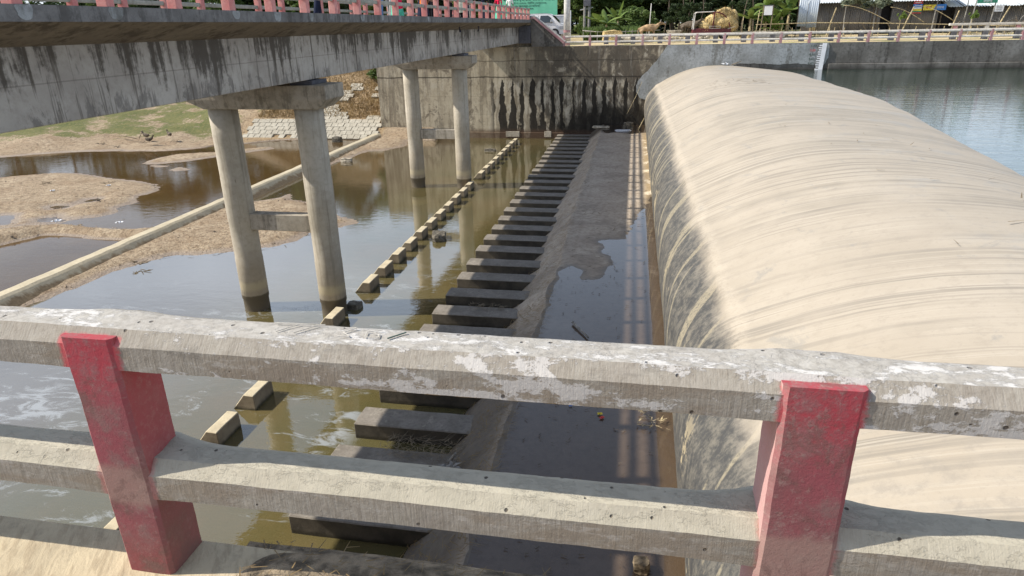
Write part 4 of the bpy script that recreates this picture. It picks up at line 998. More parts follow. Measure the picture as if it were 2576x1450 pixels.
tag(link('dry_grass', grass_me('dry_grass', -29, -18.5, 48.6, 57.5, 15000, .26, 5, slope_z), M['drygrass']), 'dry brown grass matted over the tiled slope left of the wall', 'dry grass', kind='stuff')
for i, (x, y, s) in enumerate(((-19.9, 53.5, .8), (-24.9, 49.6, .45), (-27.0, 55, .6), (-20.6, 56.5, .6))):
    t = empty('shrub', (x, y, slope_z(x, y)), i); t.scale = (s, s, s * .8); tag(t, ('green shrub at the top of the dry slope beside the wall end', 'small dark shrub low on the tiled slope', 'shrub high on the grassy bank under the bridge', 'upper green shrub near the wall end')[i], 'shrub')
    c = bpy.data.objects.new('foliage', CLO); COL.objects.link(c); c.parent = t; c.location = (0, 0, .8); MB().tube([(0, 0, -.2), (0, 0, 1)], [.05, .03], 5).obj('stem', M['bark'], t)
# green tufts / debris on the mud bank
for i in range(26):
    pass
dd = 0
for i, (x, y) in enumerate([(-35.2, 38.9 + 1.6), (-33.9, 41.6), (-31.8, 42.0), (-37, 41.2), (-27.4, 30.4), (-30.8, 30.0), (-25.0, 26.9), (-15.2, 22.5), (-13.3, 23.4), (-12.6, 23.9), (-16.6, 18.9), (-24.2, 29.9)]):
    r = random.Random(i); mb = MB()
    for k in range(9):
        a = r.uniform(0, 6.28); p = Vector((r.uniform(-.22, .22), r.uniform(-.18, .18), r.uniform(.0, .06))); q = p + Vector((math.cos(a), math.sin(a) * .7, r.uniform(-.05, .35))) * r.uniform(.12, .4)
        mb.tube([p, (p + q) / 2 + Vector((0, 0, r.uniform(0, .05))), q], [.016, .013, .006], 5)
    zz = float(np.interp(y, [20, 38, 42], [.13, .13, .3])) if y < 38 else .1 + max(0, .12 * (y - 39.5))
    o = mb.obj('twig_litter', M['stick'] if i % 3 else M['hair']); o.location = (x, y, zz - .02)
    tag(o, 'small dark tangle of twigs stranded on the mud', 'twigs', 'twig tangles stranded on the mud')
def stick(pts, r, label, mat='stick', name='stick'):
    mb = MB(); n = len(pts); c0 = Vector(pts[0]); mb.tube([Vector(p) - c0 for p in pts], [r * (1 - .4 * i / (n - 1)) for i in range(n)], 7)
    o = mb.obj(name, M[mat]); o.location = c0; o.data.polygons.foreach_set('use_smooth', [True] * len(o.data.polygons)); return tag(o, label, name.replace('_', ' '))
stick([(-37.9, 43.6, .55), (-36.6, 43.1, .6), (-35.2, 42.6, .5)], .05, 'long pale driftwood stick lying on the grassy bank', name='driftwood')
stick([(-35.4, 43.6, .9), (-35.3, 43.0, .45)], .04, 'short pale branch standing by the driftwood stick', name='branch')
stick([(-1.14, 14.12, 1.06), (-.72, 13.35, 1.05)], .035, 'pale bamboo piece lying in the puddle just above the foreground rail', 'polec', 'pipe')
stick([(-2.9, 9.3, .42), (-2.72, 9.12, .75)], .035, 'short stub of stick poking up from debris on the chute beam', 'polec')
stick([(-4.0, 8.6, .37), (-3.95, 8.28, .40)], .03, 'short pale stick lying across the near chute beam', 'polec')
stick([(-.3, 46.3, 1.9), (.2, 46.9, 2.9), (.6, 47.45, 3.9)], .018, 'thin bamboo pole leaning in the corner by the rubber dam', 'bamboo', 'bamboo_pole')
stick([(.5, 45.2, 1.0), (.85, 45.7, 1.7)], .045, 'broken pale branch leaning against the far foot of the rubber dam', 'bamboo', 'branch')
rock('boulder', (-.2, 45.6, 1.12), (.65, .5, .6), M['wetstone'], 'dark round boulder at the far end of the apron by the dam', 'boulder', 20)
rock('ball', (.40, 6.72, 1.08), (.2, .2, .18), M['stick'], 'round brown lump lying on the apron near the bottom edge', 'lump', 30)
rock('foam_lump', (-.5, 44.6, 1.02), (1.0, .5, .1), M['plastic'], 'flat white foam scrap floating at the far end of the apron', 'foam scrap', 31)
rock('foam_lump', (-2.0, 45.9, 1.05), (1.1, .5, .15), M['stone'], 'flat pale silt lump at the head of the chute', 'silt lump', 32)
# straw mats and debris on near beams / ramp
def straw(name, x0, x1, y0, y1, n, zf, L, label, seed, mat='drygrass', r0=.0035, up=.05):
    r = random.Random(seed); vs = []; fs = []
    for i in range(n):
        x = r.uniform(x0, x1); y = r.uniform(y0, y1); z = zf(x, y) + r.uniform(0, up); a = r.gauss(.3, .9); l = L * r.uniform(.3, 1); e = Vector((math.cos(a) * l, math.sin(a) * l, r.uniform(-.2, .3) * l * .4)); w = Vector((-e.y, e.x, 0)).normalized() * r0 * r.uniform(.8, 2.2)
        p = Vector((x, y, z)); k = len(vs); vs += [p - w, p + w, p + e + w * .4, p + e - w * .4]; fs.append((k, k + 1, k + 2, k + 3))
    return tag(link(name, mesh(name, vs, fs), M[mat]), label, 'straw litter', kind='stuff')
def rampz(x, y): return float(np.interp(x, px, pz)) + .05
straw('ramp_straw', -3.3, -1.85, 2, 17, 2600, rampz, .28, 'brown straw litter caught along the near chute ramp', 1)
straw('ramp_straw', -3.0, -1.9, 17, 40, 1500, rampz, .25, 'sparse straw litter along the far chute ramp', 2)
straw('beam_straw', -4.3, -2.7, 9.3, 9.95, 260, lambda x, y: .375, .35, 'dry stalks strewn on the second visible chute beam', 3, 'stick', r0=.003)
straw('beam_straw', -4.2, -3.2, 16.0, 16.4, 120, lambda x, y: .375, .22, 'dark straw patch on a middle chute beam', 4, 'stick')
straw('puddle_leaves', -1.9, .6, 3, 18, 260, lambda x, y: 1.022, .11, 'small dark leaves and bits floating on the apron puddle', 6, 'bark', r0=.007, up=.004)
straw('apron_bits', -1.9, .9, 18, 44, 200, lambda x, y: 1.025, .25, 'small dark bits scattered on the dry apron', 7, 'stick', r0=.01, up=.01)
straw('bag_litter', 3.4, 6.2, 33, 36.0, 60, lambda x, y: float(np.interp(x, C[:90, 0], C[:90, 1])) + .02, .5, 'thin dry twigs scattered on top of the rubber dam', 8, 'stick', r0=.012, up=.01)
straw('bag_litter', 4, 7.0, 8, 30, 34, lambda x, y: float(np.interp(x, C[:90, 0], C[:90, 1])) + .03, .38, 'few curled twigs lying on the near crown of the rubber dam', 9, 'stick', r0=.007, up=.01)
straw('edge_sticks', .35, .85, 9.9, 10.5, 40, lambda x, y: 1.03, .16, 'pale twig heap at the foot of the rubber dam', 10, 'bamboo', r0=.006)
# leaf heap on near beam
mb = MB(); r = random.Random(4)
for k in range(14):
    a = r.uniform(0, 6.28); p = Vector((r.uniform(-.12, .12), r.uniform(-.1, .1), .02)); q = p + Vector((math.cos(a) * .22, math.sin(a) * .16, r.uniform(.02, .16))); w = Vector((-math.sin(a), math.cos(a), 0)) * .035
    n = len(mb.v); m_ = (p + q) / 2 + Vector((0, 0, .05)); mb.v += [tuple(v) for v in (p, m_ - w, q, m_ + w)]; mb.f.append((n, n + 1, n + 2, n + 3))
o = mb.obj('leaf_heap', M['polec']); o.location = (-2.8, 9.0, .40); tag(o, 'grey curled dead leaves heaped on the near chute beam', 'dead leaves')
def packet(x, y, z, s, mat, label, rz):
    bm = bmesh.new(); bmesh.ops.create_grid(bm, x_segments=5, y_segments=4, size=.5)
    for v in bm.verts: v.co = Vector((v.co.x * s, v.co.y * s * .7, mnoise.noise(v.co * 4) * s * .3 + s * .12))
    o = link('wrapper', bm2me('wrapper', bm), M[mat]); o.location = (x, y, z); o.rotation_euler.z = rz; md = o.modifiers.new('t', 'SOLIDIFY'); md.thickness = .004; return tag(o, label, 'wrapper')
packet(-.31, 10.3, 1.02, .09, 'yellow', 'yellow snack wrapper floating in the puddle beside the pink one', .2)
packet(-.27, 10.18, 1.02, .09, 'redp', 'pinkish red snack wrapper floating beside the yellow one', .9)
packet(-.86, 10.5, 1.02, .06, 'bluep', 'tiny blue wrapper floating in the puddle', .4)
packet(-2.45, 9.35, .42, .1, 'plastic', 'small whitish wrapper at the edge of the near chute beam', .1)
packet(-2.0, 13.0, 1.0, .3, 'plastic', 'torn white plastic bag by the ramp just above the foreground rail', .5)
packet(-29.1, 28.5, .15, .22, 'plastic', 'white plastic scrap lying on the big mud bank', .7)
packet(-27.0, 29.9, .15, .22, 'plastic', 'white scrap on the right half of the big mud bank', .2)
packet(-20.7, 23.0, .30, .28, 'plastic', 'white plastic strip lying on the mud ridge by the sill', .3)
packet(-23.6, 22.9, .30, .35, 'plastic', 'long pale plastic sheet on top of the narrow mud ridge', .2)
packet(5.9, 47.2, 4.95, .5, 'plastic', 'white plastic bag on the far crown of the rubber dam', .2)
stick([(6.3, 47.1, 4.93), (6.9, 47.2, 5.15)], .03, 'short stick sticking up beside the white bag on the dam')
# soil and roots on the near wall coping
bm = bmesh.new(); bmesh.ops.create_grid(bm, x_segments=120, y_segments=14, size=.5)
for v in bm.verts:
    x = v.co.x * 3.4; y = v.co.y * .42; n = mnoise.noise(Vector((x * 2, y * 5, 0))) * .5 + mnoise.noise(Vector((x * 9, y * 12, 3))) * .25
    e = max(0, 1 - abs(v.co.y * 2) ** 3) * max(0, 1 - abs(v.co.x * 2) ** 8); v.co = Vector((x, y + n * .02, (.05 + .06 * n) * e - .012))
o = link('soil_strip', bm2me('soil_strip', bm, True), plain('soil', (.24, .19, .13), .95, .35, 18, bumpst=.9)); o.location = (.55, 1.28, 6.08); tag(o, 'crumbly grey soil lying along the coping between the red posts', 'soil', kind='stuff')
straw('coping_straw', -1.1, 1.8, 1.12, 1.45, 700, lambda x, y: 6.11, .05, 'matted dry roots on the wall coping between the red posts', 12, r0=.0012, up=.03)

# clods and pebbles on the mud
def clods(name, polys, n, smin, smax, mat, label, seed, zf):
    r = random.Random(seed); vs = []; fs = []; P = []
    for poly in polys:
        a = np.array(poly); xs = np.random.RandomState(seed).uniform(a[:, 0].min(), a[:, 0].max(), n); ys2 = np.random.RandomState(seed + 1).uniform(a[:, 1].min(), a[:, 1].max(), n)
        d = sdf(xs, ys2, poly); P += [(xs[i], ys2[i]) for i in range(n) if d[i] > .12]
    for (x, y) in P:
        s_ = smin + (smax - smin) * r.random() ** 3; k = len(vs); z = zf(x, y)
        for a in range(5):
            t = a * 1.257 + r.uniform(-.3, .3); vs.append((x + math.cos(t) * s_ * r.uniform(.7, 1.2), y + math.sin(t) * s_ * r.uniform(.5, 1), z - .01))
        vs.append((x + r.uniform(-.3, .3) * s_, y, z + s_ * r.uniform(.35, .7)))
        for a in range(5): fs.append((k + a, k + (a + 1) % 5, k + 5))
    return tag(link(name, mesh(name, vs, fs), M[mat]), label, 'clods', kind='stuff')
GI = {}
def gzf(x, y):
    i = min(max(int(np.searchsorted(gx, x)) - 1, 0), len(gx) - 2); j = min(max(int(np.searchsorted(gy, y)) - 1, 0), len(gy) - 2); return float(Zg[j, i])
shoreband = [(-44, 37.5), (-39, 40), (-35.7, 41), (-31, 41.5), (-29.5, 44), (-25.5, 46), (-29, 46.3), (-33, 47), (-44, 44)]
clods('mud_clods', [M1, M2, M3, M4, shoreband], 700, .02, .09, 'ground', 'small lumps of dried mud scattered over the mud banks', 3, gzf)
clods('dark_debris', [M1, M2, M3, shoreband], 170, .02, .08, 'bark', 'dark bits of debris scattered over the mud banks', 8, gzf)
straw('mud_sticks', -34, -24, 25, 32, 40, lambda x, y: gzf(x, y) + .03, .4, 'thin dark sticks lying on the big mud bank', 21, 'bark', r0=.012, up=.01)
straw('mud_sticks', -17, -12.5, 19.5, 25, 90, lambda x, y: gzf(x, y) + .03, .35, 'thin dark sticks lying on the mud between the sill and the piers', 22, 'bark', r0=.010, up=.02)

# ---- stick fence and bamboo fence
sf = empty('stick_fence', (-1.5, 56.5, 6.3)); tag(sf, 'rickety grey stick fence in front of the tall weeds', 'fence')
for k in range(11):
    x = -2.6 + k * .55; h = .75 + rnd.uniform(-.1, .15)
    MB().tube([(x, 0, -.2), (x + rnd.uniform(-.06, .06), 0, h)], [.03, .022], 5).obj('stake', M['polec'], sf)
MB().tube([(-2.5, .02, .72), (0, .03, .66), (3.4, 0, .74)], [.025, .03, .02], 5).obj('cross_pole', M['polec'], sf)
MB().tube([(-2.7, .05, .82), (-1.6, .0, .70)], [.04, .03], 5).obj('cross_pole', M['whiterail'], sf)
bf = empty('bamboo_fence', (18, 57, 6.3)); tag(bf, 'long bamboo rail fence with leaning stakes in front of the tin sheds', 'fence')
MB().tube([(-8.9, 0, 1.0), (-4.6, .02, 1.06), (0, 0, .94), (4.0, .03, .80), (9.8, 0, .55), (14, 0, .5)], [.025, .033, .03, .033, .03, .025], 7).obj('bamboo_rail', M['bamboo'], bf)
for (xb, xt, h, rr) in ((-3.7, -3.2, 2.1, .05), (1.5, 2.2, 2.05, .055), (7.9, 8.6, 1.9, .055), (-7.0, -6.9, 1.0, .03), (10.3, 10.9, 1.6, .06), (4.9, 5.3, 1.7, .05)):
    MB().tube([(xb, .05, -.2), ((xb + xt) / 2, .06, h / 2), (xt, .05, h)], [rr, rr * .9, rr * .8], 7).obj('fence_post', M['bamboo'], bf)
for k in range(34):
    x = -8.6 + k * .62 + rnd.uniform(-.15, .15); h = rnd.uniform(.45, .75)
    MB().tube([(x, 0, -.2), (x + rnd.uniform(-.1, .12), 0, h)], [.03, .025], 5).obj('stake', M['bamboo'], bf)
for k in range(11):
    x = -7.5 + k * 1.75; s = rnd.choice((-1, 1)); MB().tube([(x, .1, 0), (x + .75 * s, .02, .98)], [.022, .018], 5).obj('brace', M['stick'], bf)
for i, (x0, x1, z1) in enumerate(((15.4, 18.9, 8.55), (18.7, 21.2, 8.35), (20.6, 23.3, 8.4))):
    pts = []
    for k in range(9):
        t = k / 8; pts.append((x1 - (x1 - x0) * t, 57.4, 7.25 + (z1 - 7.25) * math.sin(t * 1.45)))
    stick(pts, .03, ('first', 'second', 'third')[i] + ' arched bamboo cane from the left bending over the fence', 'bamboo', 'bamboo_cane')

# ---- tin sheds
def corr(name, x0, x1, z0, z1, mat, parent, y=0, amp=.022, wl=.15):
    n = max(4, int((x1 - x0) / wl * 6)); xs = np.linspace(x0, x1, n); vs = []; fs = []
    for x in xs:
        yy_ = y + amp * math.sin(2 * math.pi * x / wl); vs += [(x, yy_, z0), (x, yy_, z1)]
    for i in range(n - 1): fs.append((2 * i, 2 * i + 2, 2 * i + 3, 2 * i + 1))
    me = mesh(name, vs, fs, True); o = link(name, me, mat, parent); m_ = o.modifiers.new('t', 'SOLIDIFY'); m_.thickness = .006; return o
def corr_roof(name, x0, x1, y0, z0, y1, z1, mat, parent, wl=.2, amp=.03):
    n = max(4, int((x1 - x0) / wl * 5)); xs = np.linspace(x0, x1, n); vs = []; fs = []
    for x in xs:
        d = amp * math.sin(2 * math.pi * x / wl); vs += [(x, y0, z0 + d), (x, y1, z1 + d)]
    for i in range(n - 1): fs.append((2 * i, 2 * i + 2, 2 * i + 3, 2 * i + 1))
    o = link(name, mesh(name, vs, fs, True), mat, parent); m_ = o.modifiers.new('t', 'SOLIDIFY'); m_.thickness = .01; return o
s1 = empty('tin_shed', (19, 62, 6.45)); tag(s1, 'long grey corrugated shed with pale roof and dark doorways', 'shed')
k = 0; x = -4.9
while x < 4.8:
    w = .78; door = (-.2 < x < .6)
    if not door: corr('wall_sheet', x, min(x + w, 4.85) - .01, -.2, 2.35, M['tin'], s1, y=.02 * (k % 2))
    x += w; k += 1
MB().box(-.25, 1.4, .5, .55, -.2, 2.3).obj('doorway', M['dark'], s1)
for x in (-4.9, -2.4, -.2, .1, 2.3, 4.85): MB().tube([(x, -.5, -.2), (x + .03, -.5, 2.42)], [.05, .04], 6).obj('shed_post', M['bark'], s1)
x = -5.3; 
while x < 5.2:
    corr_roof('roof_sheet', x, x + 1.02, -.95, 2.36, 2.8, 3.35, M['tinroof'], s1); x += 1.03
MB().box(-4.9, 4.9, 2.6, 2.7, -.2, 2.9).obj('back_wall', M['tin'], s1)
s2 = empty('tin_shed', (28.8, 62.2, 6.4)); tag(s2, 'right-hand grey tin shed with a lower wavy pale roof and open dark door', 'shed')
x = -3.7
while x < 6: corr('wall_sheet', x, x + .79, -.2, 1.95, M['tin'], s2, y=.02); x += .8
MB().box(-4.9, -3.75, .4, .45, -.2, 1.9).obj('doorway', M['dark'], s2)
MB().box(-5.0, 6, 2.6, 2.7, -.2, 2.9).obj('back_wall', M['tin'], s2)
x = -4.6; k = 0
while x < 6:
    corr_roof('roof_sheet', x, x + 1.02, -1.0, 1.92 + .04 * (k % 2), 2.8, 3.0, M['tinroof'], s2); x += 1.03; k += 1
s3 = empty('tin_screen', (13.3, 59.2, 6.4)); tag(s3, 'pale blue tin screen standing between the banana plants and the long shed', 'tin screen')
corr('sheet', -.7, -.05, .7, 2.7, M['tinblue'], s3); corr('sheet', .0, .75, .6, 2.75, M['tinblue'], s3, y=.03)
for x in (-.72, .78): MB().tube([(x, .08, -.2), (x, .08, 2.8)], [.04, .04], 6).obj('screen_post', M['bark'], s3)
for x in (.35, .5, .62): MB().tube([(x, -.03, .62), (x + .04, -.05, .25), (x, -.04, .0)], [.05, .035, .02], 6).obj('rag_strip', M['hay'], s3)
# posters
ps = empty('poster', (21.95, 61.3, 8.35)); tag(ps, 'narrow red and blue striped poster hanging on the shed wall', 'poster')
for z0, z1, m_ in ((.22, .47, 'redp'), (-.02, .22, 'bluep'), (-.13, -.02, 'plastic'), (-.28, -.13, 'yellow'), (-.38, -.28, 'greenp'), (-.47, -.38, 'redp')):
    MB().box(-.33, .33, 0, .02, z0, z1).obj('panel', M[m_], ps)
for z0 in (.3, .06): MB().box(-.22, .22, -.012, 0, z0, z0 + .05).obj('lettering', M['plastic'], ps)
bn = empty('banner', (23.15, 61.2, 8.30)); tag(bn, 'yellow and blue shop banner hanging below the roof edge', 'banner')
MB().prism([(-.8, -.2), (-.05, -.2), (.1, .2), (-.8, .2)], 'y', 0, .02).obj('panel', M['yellow'], bn)
MB().prism([(-.04, -.2), (.85, -.2), (.85, .24), (.11, .2)], 'y', 0, .02).obj('panel', M['bluep'], bn)
textobj('lettering', 'রবি', .28, M['redp'], (-.42, -.01, -.1), RX, bn); textobj('lettering', 'এয়ার', .24, M['plastic'], (.4, -.01, -.08), RX, bn)
gs = empty('shop_sign', (25.55, 58.2, 8.62)); tag(gs, 'small dark green sign with white lettering on two thin poles', 'sign')
MB().box(-.68, .68, 0, .03, -.14, .3).obj('board', M['greenp'], gs); textobj('lettering', 'বিদ্যালয়', .16, M['plastic'], (0, -.012, -.06), RX, gs)
for x in (-.7, .62): MB().tube([(x, .06, .3), (x - .15, .06, -2.35)], [.04, .045], 6).obj('sign_pole', M['polec'], gs)
nt_ = empty('notice', (27.7, 61, 8.1)); tag(nt_, 'pale notice sheet on the wall of the right-hand shed', 'notice')
MB().box(-.33, .33, 0, .02, -.2, .24).obj('sheet', M['plastic'], nt_)
for z in (-.08, .04, .14): MB().box(-.2, .2, -.012, 0, z, z + .03).obj('lettering', M['polec'], nt_)
wb = empty('white_signboard', (9.75, 56, 6.3)); tag(wb, 'blank white signboard on two thin legs before the banana plants', 'signboard')
MB().box(-.29, .29, 0, .03, 1.66, 2.3).obj('board', M['white'], wb); MB().box(-.34, .34, -.01, .04, 2.3, 2.36).obj('frame', M['darkpost'], wb)
for x in (-.34, .36): MB().tube([(x - .1, .05, -.2), (x, .05, 2.36)], [.035, .03], 6).obj('sign_leg', M['stick'], wb)
stick([(9.0, 56.1, 6.2), (9.15, 56.1, 8.3)], .05, 'bare bamboo pole left of the white signboard', 'bamboo', 'bamboo_pole')
stick([(7.9, 55.6, 6.2), (7.95, 55.6, 7.9)], .035, 'short bamboo pole right of the hay cart', 'bamboo', 'bamboo_pole')

# ---- small trees in front of sheds
SM = crown_me('crown', 91, n=900, rad=(1.0, .9, .6), leaf=.13, clumps=12, hollow=.0)
for i, (x, y, z, s, lab) in enumerate(((15.9, 58.6, 2.55, 1.15, 'leftmost'), (18.1, 58.6, 2.3, 1.05, 'middle'), (22.4, 58.8, 2.9, 1.0, 'rightmost'), (25.0, 60.0, 3.4, 1.2, 'tallest'))):
    t = empty('sapling', (x, y, 6.35), i); tag(t, lab + ' grey-green sapling in front of the tin sheds', 'sapling')
    c = link('crown', SM, M['leafg'], t); c.location = (0, 0, z); c.scale = (s, s, s); MB().tube([(0.1, 0, -.2), (0, .05, z * .5), (0, 0, z)], [.05, .04, .02], 6).obj('trunk', M['polec'], t)
for i, (x, z, h) in enumerate(((19.6, 57.6, 1.35), (24.6, 57.8, 1.3))):
    t = empty('young_plant', (x, z, 6.3)); tag(t, ('feathery light green young plant by the bamboo fence', 'yellow-green bushy young plant by the right part of the bamboo fence')[i], 'plant')
    c = link('foliage', SM, M['leafg'], t); c.material_slots[0].link = 'OBJECT'; c.material_slots[0].material = M['banana']; c.location = (0, 0, h); c.scale = (.35, .3, .55); MB().tube([(0, 0, -.1), (0, 0, h)], [.03, .02], 5).obj('stem', M['bamboo'], t)
# tangle of bare branches at the right edge
bt = empty('bare_shrub', (27.0, 58, 6.3)); tag(bt, 'tangle of bare arching branches before the right-hand shed', 'shrub')
r = random.Random(12)
for k in range(30):
    a = r.uniform(-1.2, 3.6); L = r.uniform(1, 2.6); p = Vector((r.uniform(-1.2, 2.8), r.uniform(-.5, .5), 0)); q = p + Vector((math.cos(a) * L * .8, r.uniform(-.3, .3), abs(math.sin(a)) * L * .6 + .5)); m_ = (p + q) / 2 + Vector((0, 0, .3))
    MB().tube([p, m_, q], [.02, .015, .008], 4).obj('branch', M['stick' if k % 2 else 'polec'], bt)
c = link('foliage', SM, M['leaf'], bt); c.location = (2.3, 0, 1.9); c.scale = (1.2, .8, 1.1); c.material_slots[0].link = 'OBJECT'; c.material_slots[0].material = M['banana']

# ---- banana plants
def banana_leaf(L, w, droop, seed):
    r = random.Random(seed); n = 14; vs = []; fs = []
    for i in range(n + 1):
        t = i / n; x = L * t * (1 - .18 * t * droop); z = L * (.55 * t - droop * t * t * .75); ww = w * math.sin(math.pi * min(1, t * .96 + .05)) ** .55
        tear = 1 - (.35 if (i % 3 == 1 and r.random() < .6) else 0)
        vs += [(x, -ww * tear, z - ww * .35), (x, 0, z), (x, ww * tear, z - ww * .35)]
    for i in range(n):
        a = i * 3; fs += [(a, a + 1, a + 4, a + 3), (a + 1, a + 2, a + 5, a + 4)]
    return mesh('leaf', vs, fs, True)
BL = [banana_leaf(1.9, .3, .55, 1), banana_leaf(1.6, .27, .9, 2), banana_leaf(1.7, .28, .3, 3)]
for i, (x, y, h, s) in enumerate(((8.9, 58.3, 1.5, .95), (10.1, 58.8, 1.9, 1.1), (11.2, 58.2, 1.5, 1.0), (12.0, 59.6, 1.9, 1.0), (10.6, 57.8, .8, .8), (-2.35, 57.6, 1.2, 1.0), (-1.5, 60.5, 1.5, 1.0))):
    t = empty('banana_plant', (x, y, 6.35), rnd.uniform(0, 6)); t.scale = (s, s, s)
    tag(t, ('banana plant nearest the white signboard, leftmost of the clump', 'tall banana plant in the middle of the clump', 'banana plant at the right side of the clump', 'banana plant beside the pale blue tin screen', 'young low banana plant at the front of the clump', 'banana plant with ragged hanging leaves behind the stick fence', 'banana plant half hidden behind the ragged one')[i], 'banana plant', 'banana plants on the far bank')
    MB().tube([(0, 0, -.2), (.03, 0, h * .5), (0, 0, h)], [.13, .11, .07], 9).obj('stem', M['bamboo'], t)
    for k in range(9):
        o = link('leaf', BL[k % 3], M['banana'], t); o.location = (0, 0, h - .06 + .02 * k); o.rotation_euler = (rnd.uniform(-.4, .4), rnd.uniform(-.9, .25), k * 2.4 + rnd.uniform(-.5, .5)); sc_ = rnd.uniform(.65, 1.15); o.scale = (sc_, sc_, sc_)
    if i in (1, 2, 5):
        for k in range(4):
            o = link('dead_leaf', BL[1], M['hay'], t); o.location = (0, 0, h - .15); o.rotation_euler = (0, 1.15 + .1 * k, k * 1.7 + .5); o.scale = (.7, .6, .7)
rock('hay_heap', (-1.75, 55.2, 6.62), (1.5, 1.0, .95), M['hay'], 'small heap of straw behind the far railing', 'straw heap', 41)
# straw bundle hanging by the banana clump
# log and rubble
mb = MB(); mb.tube([(-1.15, 0, 0), (-.2, .02, .02), (1.2, .05, 0)], [.24, .22, .2], 14); o = mb.obj('log', M['stone']); o.location = (.1, 53.4, 6.42); tag(o, 'pale cut log lying behind the far railing near the cow', 'log')
mb = MB(); mb.tube([(0, 0, -.25), (0, 0, .3)], [.22, .2], 12); o = mb.obj('stump', M['polec']); o.location = (-1.25, 53.0, 6.42); tag(o, 'short cut stump at the left end of the pale log', 'stump')
for i in range(16):
    x = 1.6 + i * .19 + rnd.uniform(-.1, .1); rock('rubble', (x + (.8 if i > 9 else 0), 53.6 + rnd.uniform(-.5, .7), 6.42 + rnd.uniform(0, .12)), (.3, .25, .22), M['stone'], 'pale lump in the rubble pile right of the log', 'rubble', 50 + i, 'pale rubble piled right of the log')
for i in range(9): rock('brick_rubble', (7.3 + i * .33, 56.0 + rnd.uniform(-.3, .3), 6.75), (.35, .25, .2), M['cap'], 'brownish lump in the low heap right of the hay cart', 'rubble', 80 + i, 'brown rubble heaped right of the hay cart')
for i in range(4):
    o = MB().tube([(0, 0, 0), (2.4, .1, .02)], [.045, .04], 6).obj('bamboo_pole', M['polec']); o.location = (8.3 + .1 * i, 54 + .12 * i, 6.42 + .055 * i); tag(o, ('lowest', 'second', 'third', 'topmost')[i] + ' grey pole in the stack lying below the white signboard', 'pole', 'poles stacked below the signboard')
tb_ = empty('trough', (3.0, 57.8, 6.9)); tag(tb_, 'small pale feeding trough under the trees right of the cow', 'trough')
MB().prism([(-.6, .1), (.6, .1), (.45, -.2), (-.45, -.2)], 'y', -.25, .25).obj('basin', M['stone'], tb_, bevel=.02)
for x in (-.35, .35): MB().box(x - .06, x + .06, -.1, .1, -.7, -.2).obj('leg', M['stone'], tb_)

# ---- poles
pl = empty('lamp_pole', (-4.84, 50.2, 6.1)); tag(pl, 'tall white round pole with faded red bands at the wall corner', 'pole')
MB().tube([(0, 0, -.2), (0, 0, 5.5)], [.24, .2], 20).obj('shaft', M['pole'], pl, smooth=True)
for z in (.95, .55, .1): MB().tube([(0, 0, z), (0, 0, z + .16)], [.243, .243], 20).obj('red_band', M['pinkfar'], pl)
up = empty('utility_pole', (-4.2, 61.5, 6.4)); tag(up, 'grey twin utility pole with a box standing among the trees', 'utility pole')
for x in (-.2, .18): MB().tube([(x, 0, -.2), (x, 0, 6)], [.13, .1], 8).obj('shaft', M['polec'], up)
MB().box(-.3, .3, -.2, .2, 2.6, 3.1).obj('junction_box', M['darkpost'], up, bevel=.02)
MB().tube([(-.6, 0, 2.3), (.5, 0, 2.5)], [.05, .05], 6).obj('cross_arm', M['metal'], up)
stick([(1.05, 57.5, 6.2), (1.12, 57.5, 9.0)], .05, 'thin white post standing behind the cow', 'pole', 'post')

# ---- billboard, grey panel wall
bb = empty('billboard', (-9.0, 60.3, 6.4)); tag(bb, 'large mint green billboard with rows of dark Bengali lettering', 'billboard')
MB().box(-2.6, 2.35, 0, .06, 1.85, 5.2).obj('board', M['green'], bb)
textobj('lettering', 'পানি ব্যবস্থাপনা সমবায় সমিতি লিঃ', .34, M['ink'], (.15, -.01, 3.12), RX, bb)
textobj('lettering', 'রেজিঃ নং ১৮৭/০৯  তারিখঃ ১৩/০৪/২০০৯', .19, M['ink'], (-.15, -.01, 2.88), RX, bb)
textobj('lettering', 'গ্রামঃ আলাপপুর এল জি ই ডি', .19, M['ink'], (-.35, -.01, 2.64), RX, bb)
textobj('lettering', 'কক্সবাজার', .16, M['ink'], (-.1, -.01, 2.44), RX, bb)
for x in (-2.4, -.1, 2.25): MB().box(x - .06, x + .06, .07, .18, -.2, 5.2).obj('billboard_post', M['darkpost'], bb)
sw = empty('low_building', (-7.6, 59.4, 6.4)); tag(sw, 'low mint green stall with dark openings under the billboard', 'building')
MB().box(-2.6, 1.2, .3, .5, -.2, 1.8).obj('wall', M['green'], sw)
for x0, x1 in ((-.4, -.12), (.0, 1.0)): MB().box(x0, x1, .24, .29, 1.05, 1.5).obj('opening', M['dark'], sw)
MB().tube([(-.25, -.1, .4), (-.25, -.1, 1.75)], [.045, .045], 8).obj('blue_pipe', M['blue'], sw)
MB().box(-.18, .02, -.15, 0, .4, 1.72).obj('grey_pillar', M['greyw'], sw)
gw = empty('panel_wall', (-6.9, 58.4, 6.3)); tag(gw, 'light grey panel wall behind the white van', 'wall')
MB().box(-1.6, 1.55, 0, .12, -.2, 1.95).obj('panel', M['greyw'], gw); MB().box(-1.65, 1.58, -.02, .14, 1.95, 2.03).obj('top_edge', M['white'], gw); MB().box(1.3, 1.6, -.05, .17, -.2, 2.35).obj('end_post', M['white'], gw, bevel=.02)

